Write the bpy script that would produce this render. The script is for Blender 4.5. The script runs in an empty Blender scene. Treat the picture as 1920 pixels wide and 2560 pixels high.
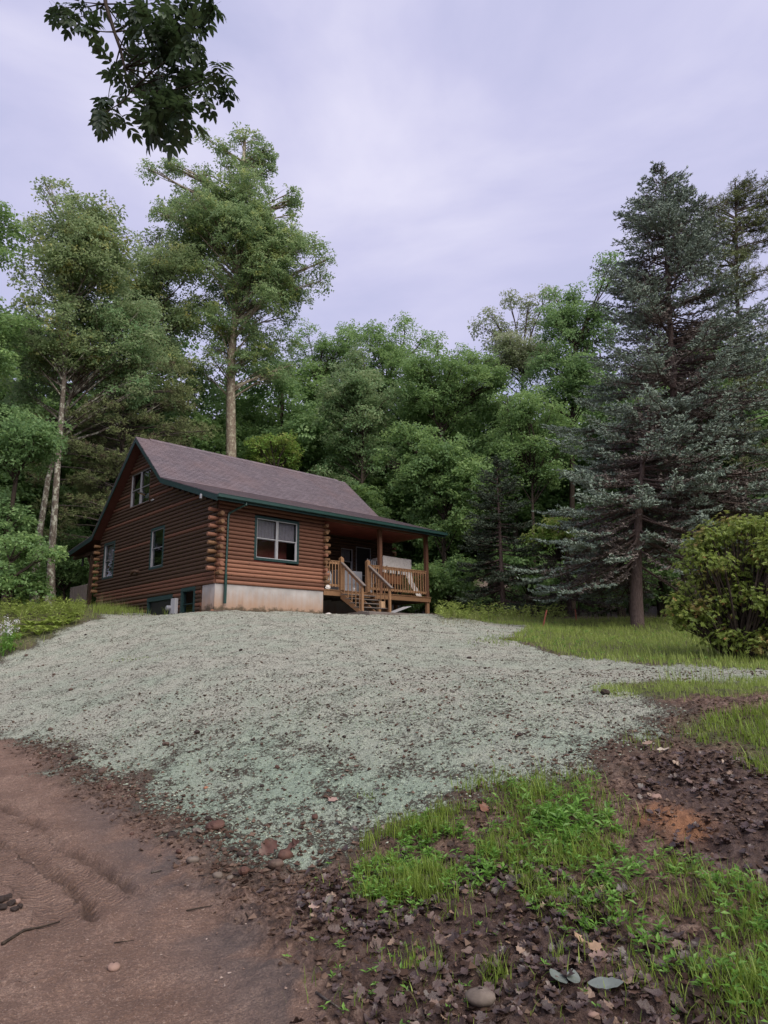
import bpy, math
import numpy as np
from mathutils import Vector, Matrix, Euler

# ------------------------------------------------------------------ camera, sky, sun, exposure
SC = bpy.context.scene
COL = SC.collection
F_PX, PITCH, ROLL, CAMZ = 1693.06, 0.2130, -0.0105, 1.6      # measured from the photograph (1920 x 2560)
cam_d = bpy.data.cameras.new("camera"); cam = bpy.data.objects.new("camera", cam_d); COL.objects.link(cam)
cam_d.sensor_fit = 'VERTICAL'; cam_d.sensor_height = 36.0; cam_d.lens = F_PX / 2560 * 36.0
cam_d.clip_start = 0.05; cam_d.clip_end = 3000
cam.matrix_world = Matrix.Translation((0, 0, CAMZ)) @ Matrix.Rotation(math.pi/2 + PITCH, 4, 'X') @ Matrix.Rotation(ROLL, 4, 'Z')
SC.camera = cam
SC.render.engine = 'CYCLES'
SC.view_settings.view_transform = 'Standard'; SC.view_settings.look = 'None'
SC.view_settings.gamma = 1.0; SC.view_settings.use_curve_mapping = False
SC.view_settings.exposure = 1.45
SC.cycles.max_bounces = 6; SC.cycles.diffuse_bounces = 3; SC.cycles.glossy_bounces = 2
SC.cycles.transmission_bounces = 3; SC.cycles.transparent_max_bounces = 6
SC.cycles.use_denoising = True

SUN_EL, SUN_AZ = math.radians(48), math.radians(142)          # azimuth from +Y towards +X: behind the camera, to its right
world = bpy.data.worlds.new("World"); SC.world = world; world.use_nodes = True
wn, wl = world.node_tree.nodes, world.node_tree.links
wn.clear()
w_out = wn.new("ShaderNodeOutputWorld"); w_bg = wn.new("ShaderNodeBackground"); w_bg.inputs[1].default_value = 0.1
w_sky = wn.new("ShaderNodeTexSky"); w_sky.sky_type = 'NISHITA'; w_sky.sun_disc = False
w_sky.sun_elevation = SUN_EL; w_sky.sun_rotation = SUN_AZ
w_tc = wn.new("ShaderNodeTexCoord")
w_map = wn.new("ShaderNodeMapping"); w_map.inputs['Scale'].default_value = (1.0, 1.0, 2.2)
w_map.inputs['Rotation'].default_value = (0.2, 0.1, 0.6)
w_ns = wn.new("ShaderNodeTexNoise"); w_ns.inputs['Scale'].default_value = 2.1; w_ns.inputs['Detail'].default_value = 6; w_ns.inputs['Roughness'].default_value = 0.5; w_ns.inputs['Distortion'].default_value = 0.35
w_cr = wn.new("ShaderNodeValToRGB")
w_cr.color_ramp.elements[0].position = 0.34; w_cr.color_ramp.elements[0].color = (0.475, 0.490, 0.720, 1)
w_cr.color_ramp.elements[1].position = 0.68; w_cr.color_ramp.elements[1].color = (0.770, 0.745, 0.920, 1)
e = w_cr.color_ramp.elements.new(0.5); e.color = (0.600, 0.590, 0.815, 1)
w_mul = wn.new("ShaderNodeVectorMath"); w_mul.operation = 'SCALE'; w_mul.inputs['Scale'].default_value = 3.85
w_mix = wn.new("ShaderNodeMix"); w_mix.data_type = 'RGBA'; w_mix.inputs[0].default_value = 0.94
wl.new(w_tc.outputs['Generated'], w_map.inputs[0]); wl.new(w_map.outputs[0], w_ns.inputs['Vector'])
wl.new(w_ns.outputs[0], w_cr.inputs[0]); wl.new(w_cr.outputs[0], w_mul.inputs[0])
wl.new(w_sky.outputs[0], w_mix.inputs[6]); wl.new(w_mul.outputs[0], w_mix.inputs[7])
wl.new(w_mix.outputs[2], w_bg.inputs[0]); wl.new(w_bg.outputs[0], w_out.inputs[0])

sun_d = bpy.data.lights.new("sun", 'SUN'); sun_d.energy = 1.5; sun_d.angle = math.radians(60); sun_d.color = (1.0, 0.93, 0.80)
sun = bpy.data.objects.new("sun", sun_d); COL.objects.link(sun)
sdir = Vector((math.sin(SUN_AZ)*math.cos(SUN_EL), math.cos(SUN_AZ)*math.cos(SUN_EL), math.sin(SUN_EL)))
sun.rotation_euler = (-sdir).to_track_quat('-Z', 'Y').to_euler(); sun.location = (20, -20, 40)

# ------------------------------------------------------------------ helpers
R = np.random.default_rng(7)
PI = math.pi
def rng(s): return np.random.default_rng(s)

def ray(px, py):
    a, b = px - 960.0, py - 1280.0
    cr, sr = math.cos(ROLL), math.sin(ROLL)
    A, B = a*cr + b*sr, -a*sr + b*cr
    c, s = math.cos(PITCH), math.sin(PITCH)
    up = -B / F_PX
    return np.array([A / F_PX, c - up*s, s + up*c])
def at(px, py, Y):
    r = ray(px, py); return np.array([0, 0, CAMZ]) + r * (Y / r[1])

def _hash(ix, iy, iz, seed):
    h = (ix.astype(np.int64)*374761393 + iy.astype(np.int64)*668265263 + iz.astype(np.int64)*2147483647 + seed*1274126177) & 0xFFFFFFFF
    h = ((h ^ (h >> 13)) * 1274126177) & 0xFFFFFFFF
    h = (h ^ (h >> 16)) & 0xFFFFFFFF
    return h / 4294967295.0
def vnoise(x, y, seed=0):
    x = np.asarray(x, float); y = np.asarray(y, float)
    ix, iy = np.floor(x), np.floor(y); fx, fy = x-ix, y-iy
    fx = fx*fx*(3-2*fx); fy = fy*fy*(3-2*fy); z = np.zeros_like(ix)
    a = _hash(ix, iy, z, seed); b = _hash(ix+1, iy, z, seed); c = _hash(ix, iy+1, z, seed); d = _hash(ix+1, iy+1, z, seed)
    return (a*(1-fx)+b*fx)*(1-fy) + (c*(1-fx)+d*fx)*fy
def fbm(x, y, octs=4, seed=0, gain=0.5):
    s = 0; a = 1; t = 0
    for i in range(octs):
        s = s + a*vnoise(x*2**i + 17.3*i, y*2**i + 9.1*i, seed+i); t += a; a *= gain
    return s/t
def sstep(a, b, x):
    t = np.clip((x-a)/(b-a), 0, 1); return t*t*(3-2*t)

def mesh_np(name, V, Fs, mat=None, smooth=False, tint=None, tint_domain='FACE', parent=None, mats=None, mat_idx=None):
    """V (n,3); Fs list of int arrays (m,k); one mesh object"""
    V = np.asarray(V, np.float32)
    Fs = [np.asarray(f, np.int32) for f in Fs if len(f)]
    me = bpy.data.meshes.new(name)
    me.vertices.add(len(V)); me.vertices.foreach_set("co", V.ravel())
    loops = np.concatenate([f.ravel() for f in Fs])
    tot = np.concatenate([np.full(len(f), f.shape[1], np.int32) for f in Fs])
    start = np.concatenate([[0], np.cumsum(tot)[:-1]]).astype(np.int32)
    me.loops.add(len(loops)); me.loops.foreach_set("vertex_index", loops)
    me.polygons.add(len(tot)); me.polygons.foreach_set("loop_start", start); me.polygons.foreach_set("loop_total", tot)
    me.polygons.foreach_set("use_smooth", np.full(len(tot), bool(smooth)))
    if tint is not None:
        for nm, arr in (tint.items() if isinstance(tint, dict) else {'tint': tint}.items()):
            at_ = me.attributes.new(nm, 'FLOAT', tint_domain); at_.data.foreach_set("value", np.asarray(arr, np.float32))
    for m in (mats or ([mat] if mat else [])): me.materials.append(m)
    if mat_idx is not None: me.polygons.foreach_set("material_index", np.asarray(mat_idx, np.int32))
    me.update(calc_edges=True)
    o = bpy.data.objects.new(name, me); COL.objects.link(o)
    if parent: o.parent = parent
    return o

class MB:
    """collects boxes, prisms and tubes for one mesh"""
    def __init__(s): s.V = []; s.F = {}; s.n = 0; s.T = {}
    def add(s, V, F, tint=0.5):
        V = np.asarray(V, float)
        for f in F:
            k = len(f); s.F.setdefault(k, []).append([i+s.n for i in f]); s.T.setdefault(k, []).append(tint)
        s.V.append(V); s.n += len(V)
    def box(s, x0, x1, y0, y1, z0, z1, tint=0.5):
        V = [(x, y, z) for x in (x0, x1) for y in (y0, y1) for z in (z0, z1)]
        s.add(V, [(0,1,3,2),(4,6,7,5),(0,4,5,1),(2,3,7,6),(0,2,6,4),(1,5,7,3)], tint); return s
    def cbox(s, x0, x1, y0, y1, z0, z1, b=0.006, tint=0.5):
        """box with chamfered edges"""
        x0, x1 = min(x0, x1), max(x0, x1); y0, y1 = min(y0, y1), max(y0, y1); z0, z1 = min(z0, z1), max(z0, z1)
        b = min(b, (x1-x0)/3, (y1-y0)/3, (z1-z0)/3)
        lo = (x0, y0, z0); hi = (x1, y1, z1); V = []; idx = {}
        for cx in (0, 1):
            for cy in (0, 1):
                for cz in (0, 1):
                    for ax in range(3):
                        p = []
                        for k, c in enumerate((cx, cy, cz)):
                            base = hi[k] if c else lo[k]
                            if k != ax: base += -b if c else b
                            p.append(base)
                        idx[(cx, cy, cz, ax)] = len(V); V.append(p)
        F = []
        for ax in range(3):
            o = [k for k in range(3) if k != ax]
            for c in (0, 1):
                q = []
                for (a, d) in ((0,0),(1,0),(1,1),(0,1)):
                    k = [0,0,0]; k[ax] = c; k[o[0]] = a; k[o[1]] = d; q.append(idx[tuple(k)+(ax,)])
                flip = (c == 1) == (ax == 1)
                F.append(tuple(q[::-1]) if flip else tuple(q))
        for ax in range(3):                      # edge chamfers along axis ax
            o = [k for k in range(3) if k != ax]
            for a in (0, 1):
                for d in (0, 1):
                    def K(t, f):
                        k = [0,0,0]; k[ax] = t; k[o[0]] = a; k[o[1]] = d; return idx[tuple(k)+(f,)]
                    F.append((K(0, o[0]), K(1, o[0]), K(1, o[1]), K(0, o[1])))
        for cx in (0, 1):
            for cy in (0, 1):
                for cz in (0, 1): F.append((idx[(cx,cy,cz,0)], idx[(cx,cy,cz,1)], idx[(cx,cy,cz,2)]))
        s.add(V, F, tint); return s
    def beam(s, a, b, w, h, up=(0,0,1), tint=0.5, bev=0.005):
        """box of width w and height h from point a to point b"""
        a = Vector(a); b = Vector(b); d = b-a; L = d.length; d.normalize()
        side = d.cross(Vector(up)).normalized(); u = side.cross(d).normalized()
        m = MB(); m.cbox(0, L, -w/2, w/2, -h/2, h/2, bev)
        V = np.concatenate(m.V); M = np.array([d, side, u])
        V = V @ M + np.array(a)
        s.add(V, [f for k in m.F for f in m.F[k]], tint); return s
    def tube(s, pts, rad, n=8, caps=True, tint=0.5):
        pts = np.asarray(pts, float); m = len(pts); rad = np.broadcast_to(rad, (m,))
        t = np.gradient(pts, axis=0); t /= np.linalg.norm(t, axis=1)[:, None]+1e-9
        ref = np.array([0, 0, 1.0]) if abs(t[:, 2]).mean() < 0.8 else np.array([1.0, 0, 0])
        a = np.cross(t, ref); a /= np.linalg.norm(a, axis=1)[:, None]+1e-9; b = np.cross(t, a)
        an = np.linspace(0, 2*PI, n, endpoint=False)
        V = pts[:, None] + rad[:, None, None]*(np.cos(an)[None, :, None]*a[:, None] + np.sin(an)[None, :, None]*b[:, None])
        F = []
        for i in range(m-1):
            for j in range(n): F.append((i*n+j, i*n+(j+1) % n, (i+1)*n+(j+1) % n, (i+1)*n+j))
        V = V.reshape(-1, 3)
        if caps:
            F.append(tuple(range(n))[::-1]); F.append(tuple((m-1)*n+j for j in range(n)))
        s.add(V, F, tint); return s
    def build(s, name, mat, parent=None, smooth=False):
        ks = sorted(s.F)
        return mesh_np(name, np.concatenate(s.V), [np.array(s.F[k]) for k in ks], mat, smooth,
                       tint=np.concatenate([np.array(s.T[k], float) for k in ks]), parent=parent)

def tag(o, label=None, cat=None, group=None, kind=None):
    if label: o['label'] = label
    if cat: o['category'] = cat
    if group: o['group'] = group
    if kind: o['kind'] = kind
    return o
def empty(name, loc=(0,0,0), rz=0, parent=None):
    o = bpy.data.objects.new(name, None); COL.objects.link(o); o.location = loc; o.rotation_euler = (0,0,rz); o.empty_display_size = 0.2
    if parent: o.parent = parent
    return o
def copy_tree(o, parent=None):
    c = o.copy(); COL.objects.link(c)
    if parent: c.parent = parent
    for ch in list(o.children): copy_tree(ch, c)
    return c

# ---- materials
class NT:
    def __init__(s, name):
        s.m = bpy.data.materials.new(name); s.m.use_nodes = True; s.t = s.m.node_tree; s.t.nodes.clear()
        s.out = s.n("ShaderNodeOutputMaterial")
    def n(s, kind, **kw):
        nd = s.t.nodes.new(kind)
        for k, v in kw.items(): setattr(nd, k, v)
        return nd
    def l(s, a, b): s.t.links.new(a, b)
    def noise(s, vec, scale, detail=4, rough=0.55, dist=0.0):
        nd = s.n("ShaderNodeTexNoise"); nd.inputs['Scale'].default_value = scale; nd.inputs['Detail'].default_value = detail
        nd.inputs['Roughness'].default_value = rough; nd.inputs['Distortion'].default_value = dist
        if vec is not None: s.l(vec, nd.inputs['Vector'])
        return nd.outputs[0]
    def coord(s, which='Object', scale=(1,1,1), rot=(0,0,0)):
        tc = s.n("ShaderNodeTexCoord"); mp = s.n("ShaderNodeMapping"); mp.inputs['Scale'].default_value = scale; mp.inputs['Rotation'].default_value = rot
        s.l(tc.outputs[which], mp.inputs[0]); return mp.outputs[0]
    def ramp(s, fac, stops):
        r = s.n("ShaderNodeValToRGB"); el = r.color_ramp.elements
        while len(el) < len(stops): el.new(0.5)
        for e_, (p, c) in zip(el, stops):
            e_.position = p; e_.color = (*c, 1) if len(c) == 3 else c
        s.l(fac, r.inputs[0]); return r.outputs[0]
    def math(s, op, a, b=0.0, clamp=False):
        nd = s.n("ShaderNodeMath", operation=op); nd.use_clamp = clamp
        for i, v in enumerate((a, b)):
            if isinstance(v, (int, float)): nd.inputs[i].default_value = v
            else: s.l(v, nd.inputs[i])
        return nd.outputs[0]
    def mix(s, fac, a, b, blend='MIX'):
        nd = s.n("ShaderNodeMix", data_type='RGBA', blend_type=blend)
        for i, v in ((0, fac), (6, a), (7, b)):
            if isinstance(v, (int, float)): nd.inputs[i].default_value = v
            elif isinstance(v, tuple): nd.inputs[i].default_value = (*v, 1)
            else: s.l(v, nd.inputs[i])
        return nd.outputs[2]
    def attr(s, name):
        a = s.n("ShaderNodeAttribute"); a.attribute_name = name; return a.outputs['Fac']
    def bump(s, h, strength=0.4, dist=0.02):
        b = s.n("ShaderNodeBump"); b.inputs['Strength'].default_value = strength; b.inputs['Distance'].default_value = dist
        s.l(h, b.inputs['Height']); return b.outputs[0]
    def rand(s): return s.n("ShaderNodeObjectInfo").outputs['Random']
    def bsdf(s, color, rough=0.8, normal=None, spec=0.3, metallic=0.0):
        p = s.n("ShaderNodeBsdfPrincipled")
        for nm, v in (('Base Color', color), ('Roughness', rough), ('Specular IOR Level', spec), ('Metallic', metallic)):
            if isinstance(v, (int, float)): p.inputs[nm].default_value = v
            elif isinstance(v, tuple): p.inputs[nm].default_value = (*v, 1)
            else: s.l(v, p.inputs[nm])
        if normal is not None: s.l(normal, p.inputs['Normal'])
        s.l(p.outputs[0], s.out.inputs[0]); return s.m

def leaf_mat(name, dark, mid, light, trans=0.42, rough=0.5, spec=0.35, odd=None):
    k = NT(name); t = k.attr('tint')
    stops = [(0.0, dark), (0.5, mid), (1.0, light)]
    c = k.ramp(t, stops)
    big = k.noise(k.coord('Object'), 0.55, 3)
    c = k.mix(k.math('MULTIPLY', big, 0.5), c, tuple(x*0.70 for x in mid), 'MIX')
    if odd is not None:
        sp = k.noise(k.coord('Object'), 1.1, 2)
        c = k.mix(k.ramp(sp, [(0.56, (0,0,0)), (0.68, (1,1,1))]), c, k.mix(t, odd, tuple(min(1, x*1.6) for x in odd)))
    d = k.n("ShaderNodeBsdfPrincipled"); k.l(c, d.inputs['Base Color']); d.inputs['Roughness'].default_value = rough; d.inputs['Specular IOR Level'].default_value = spec
    tr = k.n("ShaderNodeBsdfTranslucent"); k.l(k.mix(0.5, c, tuple(min(1, x*1.5) for x in light)), tr.inputs[0])
    ms = k.n("ShaderNodeMixShader"); ms.inputs[0].default_value = trans
    k.l(d.outputs[0], ms.inputs[1]); k.l(tr.outputs[0], ms.inputs[2]); k.l(ms.outputs[0], k.out.inputs[0])
    return k.m

def bark_mat(name, dark, light, lichen=None, sc=1.0):
    k = NT(name); v = k.coord('Object', (6*sc, 6*sc, 1.2*sc)); nz = k.noise(v, 4, 6, 0.7)
    c = k.ramp(nz, [(0.3, dark), (0.75, light)])
    if lichen:
        l2 = k.noise(k.coord('Object', (1,1,0.7)), 5.0, 5, 0.7)
        c = k.mix(k.ramp(l2, [(0.5, (0,0,0)), (0.58, (1,1,1))]), c, lichen)
    return k.bsdf(c, 0.9, k.bump(nz, 0.9, 0.03), 0.1)

M = {}
def log_mat(name, a, b, c3):
    k = NT(name); v = k.coord('Object', (1.2, 14, 14)); nz = k.noise(v, 3.0, 5, 0.65, 0.4)
    rd = k.rand()
    c = k.ramp(nz, [(0.25, a), (0.6, b), (0.85, c3)])
    c = k.mix(k.math('MULTIPLY', rd, 0.55), c, tuple(x*0.6 for x in b))
    kn = k.noise(k.coord('Object', (5, 9, 9)), 1.7, 2)
    c = k.mix(k.ramp(kn, [(0.66, (0,0,0)), (0.71, (1,1,1))]), c, tuple(x*0.30 for x in a))
    return k.bsdf(c, 0.62, k.bump(nz, 0.35, 0.008), 0.3)
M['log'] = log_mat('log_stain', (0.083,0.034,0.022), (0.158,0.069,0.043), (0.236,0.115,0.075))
M['log_warm'] = log_mat('log_stain_faded', (0.166,0.073,0.043), (0.284,0.129,0.083), (0.393,0.206,0.135))
M['log_dark'] = log_mat('log_stain_shaded', (0.036,0.018,0.012), (0.070,0.038,0.023), (0.112,0.063,0.039))  # darker copy of the log stain, holding the gable side's shade in its colour
M['logend'] = log_mat('log_end_wood', (0.114,0.056,0.027), (0.198,0.107,0.055), (0.274,0.174,0.105))
M['deckwood'] = log_mat('deck_wood', (0.153,0.079,0.041), (0.265,0.146,0.077), (0.366,0.228,0.133))
M['railwood'] = log_mat('rail_wood', (0.213,0.114,0.061), (0.337,0.191,0.102), (0.443,0.282,0.166))
M['greywood'] = log_mat('weathered_wood', (0.102,0.083,0.076), (0.204,0.171,0.157), (0.306,0.271,0.257))
M['postwood'] = log_mat('post_wood', (0.091,0.040,0.024), (0.154,0.072,0.043), (0.224,0.115,0.071))
M['soffit'] = log_mat('soffit_boards', (0.054,0.018,0.014), (0.090,0.031,0.023), (0.126,0.050,0.034))
def simple(name, col, rough=0.6, var=0.15, scale=6, spec=0.3, metallic=0.0, bump=0.1):
    k = NT(name); nz = k.noise(k.coord('Object'), scale, 4, 0.6)
    c = k.ramp(nz, [(0.3, tuple(x*(1-var) for x in col)), (0.7, tuple(min(1, x*(1+var)) for x in col))])
    return k.bsdf(c, rough, k.bump(nz, bump, 0.01), spec, metallic)
M['trim'] = simple('green_trim', (0.013,0.036,0.036), 0.5, 0.22, 9)
M['gutter'] = simple('green_gutter', (0.014,0.046,0.040), 0.35, 0.15, 5, 0.5)
M['white'] = simple('white_vinyl', (0.38,0.38,0.40), 0.45, 0.08)
M['sheet'] = simple('white_sheeting', (0.70,0.655,0.63), 0.55, 0.12, 12)
M['greypanel'] = simple('pale_grey_panel', (0.27,0.28,0.32), 0.5, 0.10, 4)
M['dark'] = simple('dark_paint_and_room', (0.012,0.012,0.014), 0.5)
M['ink'] = simple('black_ink', (0.02,0.02,0.02), 0.7)
M['board'] = simple('brown_panel', (0.24,0.10,0.05), 0.6, 0.2, 7)
M['frame_grey'] = simple('grey_frame', (0.24,0.24,0.26), 0.45, 0.1)
M['metal'] = simple('grey_metal', (0.34,0.34,0.37), 0.4, 0.15, 6, 0.5, 0.5)
M['stake'] = simple('red_stake', (0.32,0.10,0.07), 0.8, 0.3, 25)
M['tan'] = simple('tan_card', (0.50,0.33,0.20), 0.8, 0.12)
M['curtain'] = simple('curtain_cloth', (0.26,0.25,0.26), 0.9, 0.15, 8)
M['redroom'] = simple('brown_room', (0.20,0.055,0.04), 0.8, 0.3, 2)
k = NT('window_glass')
gl = k.n("ShaderNodeBsdfGlossy"); gl.inputs['Roughness'].default_value = 0.03; gl.inputs['Color'].default_value = (0.9,0.9,0.95,1)
trn = k.n("ShaderNodeBsdfTransparent"); trn.inputs[0].default_value = (0.82,0.82,0.85,1)
fr = k.n("ShaderNodeFresnel"); fr.inputs[0].default_value = 1.5
ms = k.n("ShaderNodeMixShader"); ge = k.n("ShaderNodeNewGeometry"); k.l(k.math('MULTIPLY', fr.outputs[0], k.math('SUBTRACT', 1.0, ge.outputs['Backfacing'])), ms.inputs[0]); k.l(trn.outputs[0], ms.inputs[1]); k.l(gl.outputs[0], ms.inputs[2]); k.l(ms.outputs[0], k.out.inputs[0])
M['glass'] = k.m
# shingles
k = NT('asphalt_shingle'); v = k.coord('Object')
gr = k.noise(v, 160, 2, 0.8); bl = k.noise(v, 0.7, 4, 0.6); sp = k.noise(v, 9, 3, 0.6)
c = k.ramp(gr, [(0.3, (0.070,0.057,0.066)), (0.55, (0.165,0.136,0.155)), (0.8, (0.32,0.268,0.30))])
tt = k.attr('tint')
c = k.mix(k.math('MULTIPLY', tt, 0.55), c, (0.085,0.068,0.082))
c = k.mix(k.ramp(bl, [(0.45, (0,0,0)), (0.72, (0.35,0.35,0.35))]), c, (0.20,0.13,0.125))
c = k.mix(k.ramp(sp, [(0.745, (0,0,0)), (0.77, (1,1,1))]), c, (0.50,0.48,0.46))
M['shingle'] = k.bsdf(c, 0.85, k.bump(gr, 0.3, 0.006), 0.25)
# concrete
k = NT('stained_concrete'); v = k.coord('Object')
n1 = k.noise(v, 1.4, 5, 0.6); n2 = k.noise(v, 30, 3, 0.7)
c = k.ramp(n1, [(0.3, (0.30,0.282,0.275)), (0.7, (0.44,0.412,0.405))])
sep = k.n("ShaderNodeSeparateXYZ"); tc = k.n("ShaderNodeTexCoord"); k.l(tc.outputs['Object'], sep.inputs[0])
streak = k.noise(k.coord('Object', (3.0, 3.0, 0.25)), 1.6, 4, 0.6)
low = k.math('ADD', k.math('MULTIPLY', sep.outputs[2], -1.1), k.math('MULTIPLY', streak, 1.1))
c = k.mix(k.ramp(k.math('MULTIPLY', low, 0.5), [(0.36, (0,0,0)), (0.72, (0.75,0.75,0.75))]), c, (0.34,0.20,0.12))
c = k.mix(k.ramp(streak, [(0.62, (0,0,0)), (0.72, (0.35,0.35,0.35))]), c, (0.24,0.17,0.14))
mo = k.math('ADD', k.math('MULTIPLY', sep.outputs[2], -1.35), k.noise(v, 3.2, 5, 0.7))
c = k.mix(k.ramp(k.math('MULTIPLY', mo, 0.5), [(0.76, (0,0,0)), (0.86, (0.85,0.85,0.85))]), c, (0.060,0.050,0.034))
M['concrete'] = k.bsdf(c, 0.9, k.bump(n2, 0.35, 0.01), 0.15)

M['bark_pale'] = bark_mat('lichened_bark', (0.07,0.055,0.045), (0.20,0.17,0.14), (0.40,0.40,0.33))
M['bark_oak'] = bark_mat('oak_bark', (0.10,0.075,0.055), (0.30,0.25,0.19), (0.36,0.34,0.25))
M['bark_dark'] = bark_mat('dark_bark', (0.025,0.020,0.017), (0.085,0.065,0.052))
M['bark_spruce'] = bark_mat('spruce_bark', (0.055,0.038,0.033), (0.20,0.150,0.135), None, 1.4)
M['twig'] = bark_mat('grey_twig', (0.055,0.045,0.040), (0.17,0.145,0.13))

# ------------------------------------------------------------------ terrain
CP = np.array([
 (0,0,0),(0,3,0),(-2,4,0),(2.2,0,.1),(-1.2,5.5,.02),(0,4.5,.02),(-3,8,.14),(-4.5,10,.27),(-6.5,12,.43),(-5,6,.02),(-8,9,.22),(-12,12,.5),(-14,6,.3),(0,-8,-.1),(8,-6,.5),(-10,-5,-.1),
 (.35,5.6,.15),(1.6,3.4,.12),(1.8,5,.30),(1.2,6.5,.50),(-1.6,7.3,.25),
 (0,7.5,.52),(0,10,.93),(0,15,1.70),(0,20,2.48),(-1,24,3.08),(-2.5,27.6,3.32),(2,29,3.42),(2.15,32.4,3.52),(-3.2,13,1.25),(-4,18,2.2),(-6.2,15.5,1.35),
 (-6.2,24.2,3.28),(-8.2,22,2.72),(-11.15,20,1.80),(-13.5,24,3.2),(-11,25,3.20),(-9.2,28,3.45),(-13.2,31,4.02),(-17,34.5,4.1),(-8,16.5,1.15),(-10.5,16,.85),
 (3.1,10,1.04),(4.8,9,1.08),(7.5,14,1.41),(9.75,18,1.8),(5.5,26,2.75),(10.4,28,3.03),(14,30,3.2),(4,7,.75),(2.8,6,.52),(3.2,4,.42),(5,3,.7),(7,8,1.1),
 (0,45,4.0),(-25,45,4.6),(25,45,3.6),(40,20,2.2),(-40,20,1.8),(-30,30,3.4),(-20,26,3.0),(0,90,11),(70,90,10),(-70,90,11),(0,62,5.2),(35,62,5),(-35,62,5.6),(100,0,2),(-100,0,1),(0,-60,-.5),(60,-60,0),(-60,-60,0),(0,140,24),(150,60,4),(-150,60,4)], float)
def _tps(d2): return 0.5*d2*np.log(d2+1e-9)
_n = len(CP); _d2 = ((CP[:, None, :2]-CP[None, :, :2])**2).sum(-1)
_A = np.zeros((_n+3, _n+3)); _A[:_n, :_n] = _tps(_d2) + np.eye(_n)*0.25; _A[:_n, _n] = 1; _A[:_n, _n+1:] = CP[:, :2]; _A[_n, :_n] = 1; _A[_n+1:, :_n] = CP[:, :2].T
_W = np.linalg.solve(_A, np.concatenate([CP[:, 2], [0, 0, 0]]))
def base_h(x, y):
    x = np.asarray(x, float); y = np.asarray(y, float); sh = x.shape; x = x.ravel(); y = y.ravel()
    rr = np.hypot(x, y); k = np.minimum(1, 140/np.maximum(rr, 1e-6)); X = x*k; Y = y*k
    out = np.empty_like(X)
    for i in range(0, len(X), 60000):
        a, b = X[i:i+60000], Y[i:i+60000]
        d2 = (a[:, None]-CP[None, :, 0])**2 + (b[:, None]-CP[None, :, 1])**2
        out[i:i+60000] = _tps(d2) @ _W[:_n] + _W[_n] + _W[_n+1]*a + _W[_n+2]*b
    return out.reshape(sh)
def gpts(px, py):
    """where the sight lines through these photograph points meet the ground"""
    px = np.atleast_1d(np.asarray(px, float)); py = np.atleast_1d(np.asarray(py, float))
    r = np.array([ray(a, b) for a, b in zip(px, py)]); t = np.full(len(px), 2.0); hit = np.zeros(len(px), bool); st = 0.15
    for _ in range(400):
        P = r*t[:, None]; below = (CAMZ+P[:, 2]) < base_h(P[:, 0], P[:, 1])
        hit |= below; t = np.where(hit, t, t*1.012)
        if hit.all(): break
    lo, hi = t/1.012, t
    for _ in range(12):
        m = (lo+hi)/2; P = r*m[:, None]; b = (CAMZ+P[:, 2]) < base_h(P[:, 0], P[:, 1])
        hi = np.where(b, m, hi); lo = np.where(b, lo, m)
    P = r*hi[:, None]; return P[:, :2]
def gp(px, py): return gpts([px], [py])[0]

def poly_sd(P, x, y):
    """signed distance to a polygon, positive inside"""
    x = np.asarray(x, float); y = np.asarray(y, float)
    d = np.full(x.shape, 1e9); ins = np.zeros(x.shape, bool); n = len(P)
    for i in range(n):
        a, b = P[i], P[(i+1) % n]; e = b-a; L = e@e+1e-12
        t = np.clip(((x-a[0])*e[0]+(y-a[1])*e[1])/L, 0, 1)
        d = np.minimum(d, (x-a[0]-t*e[0])**2+(y-a[1]-t*e[1])**2)
        c = ((a[1] > y) != (b[1] > y)) & (x < (b[0]-a[0])*(y-a[1])/(b[1]-a[1]+1e-12)+a[0]); ins ^= c
    d = np.sqrt(d); return np.where(ins, d, -d)
def zone(pts, extra=()):
    P = gpts([p[0] for p in pts], [p[1] for p in pts]); return np.array(list(P)+[np.array(e) for e in extra])
Z_ROAD = zone([(-60,1800),(60,1845),(170,1960),(300,2010),(400,2065),(560,2190),(700,2290),(790,2400),(880,2560)], [(0.25,2.2),(0.8,0),(1.5,-12),(-40,-12),(-40,14)])
Z_HYD = zone([(0,1652),(90,1610),(190,1565),(300,1532),(440,1528),(540,1531),(810,1531),(1080,1538),(1200,1548),(1330,1566),(1290,1598),(1390,1628),(1560,1655),(1800,1668),(2050,1680),
              (2050,1700),(1800,1704),(1600,1716),(1530,1738),(1720,1775),(1680,1850),(1540,1905),(1360,1940),(1180,1990),(1040,2060),(900,2130),(740,2170),(620,2105),(500,2060),(400,2010),(230,1930),(90,1850),(-60,1790)], [(-14,17.5)])
Z_LAWN = zone([(1100,1541),(1330,1568),(1290,1598),(1390,1630),(1560,1658),(1800,1672),(2100,1686)], [(14,13.5),(26,20),(24,27),(10,28.0),(2.5,31.5)])
Z_GR_A = zone([(1500,1722),(1600,1712),(1800,1700),(2050,1692),(2050,1740),(1800,1745),(1600,1748),(1500,1738)])
Z_GR_B = zone([(1750,1790),(1850,1790),(2000,1760),(2100,1850),(2000,1930),(1850,1900),(1740,1850)])
Z_GR_C = zone([(1230,2070),(1290,1960),(1420,1940),(1560,2050),(1560,2160),(1700,2230),(1920,2250),(2100,2350),(2100,2640),(1860,2600),(1700,2420),(1500,2330),(1330,2260),(1200,2170)])
Z_GR_D = zone([(900,2160),(960,2110),(1100,2040),(1180,2060),(1250,2160),(1210,2240),(1060,2260),(930,2270),(890,2210)])
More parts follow.
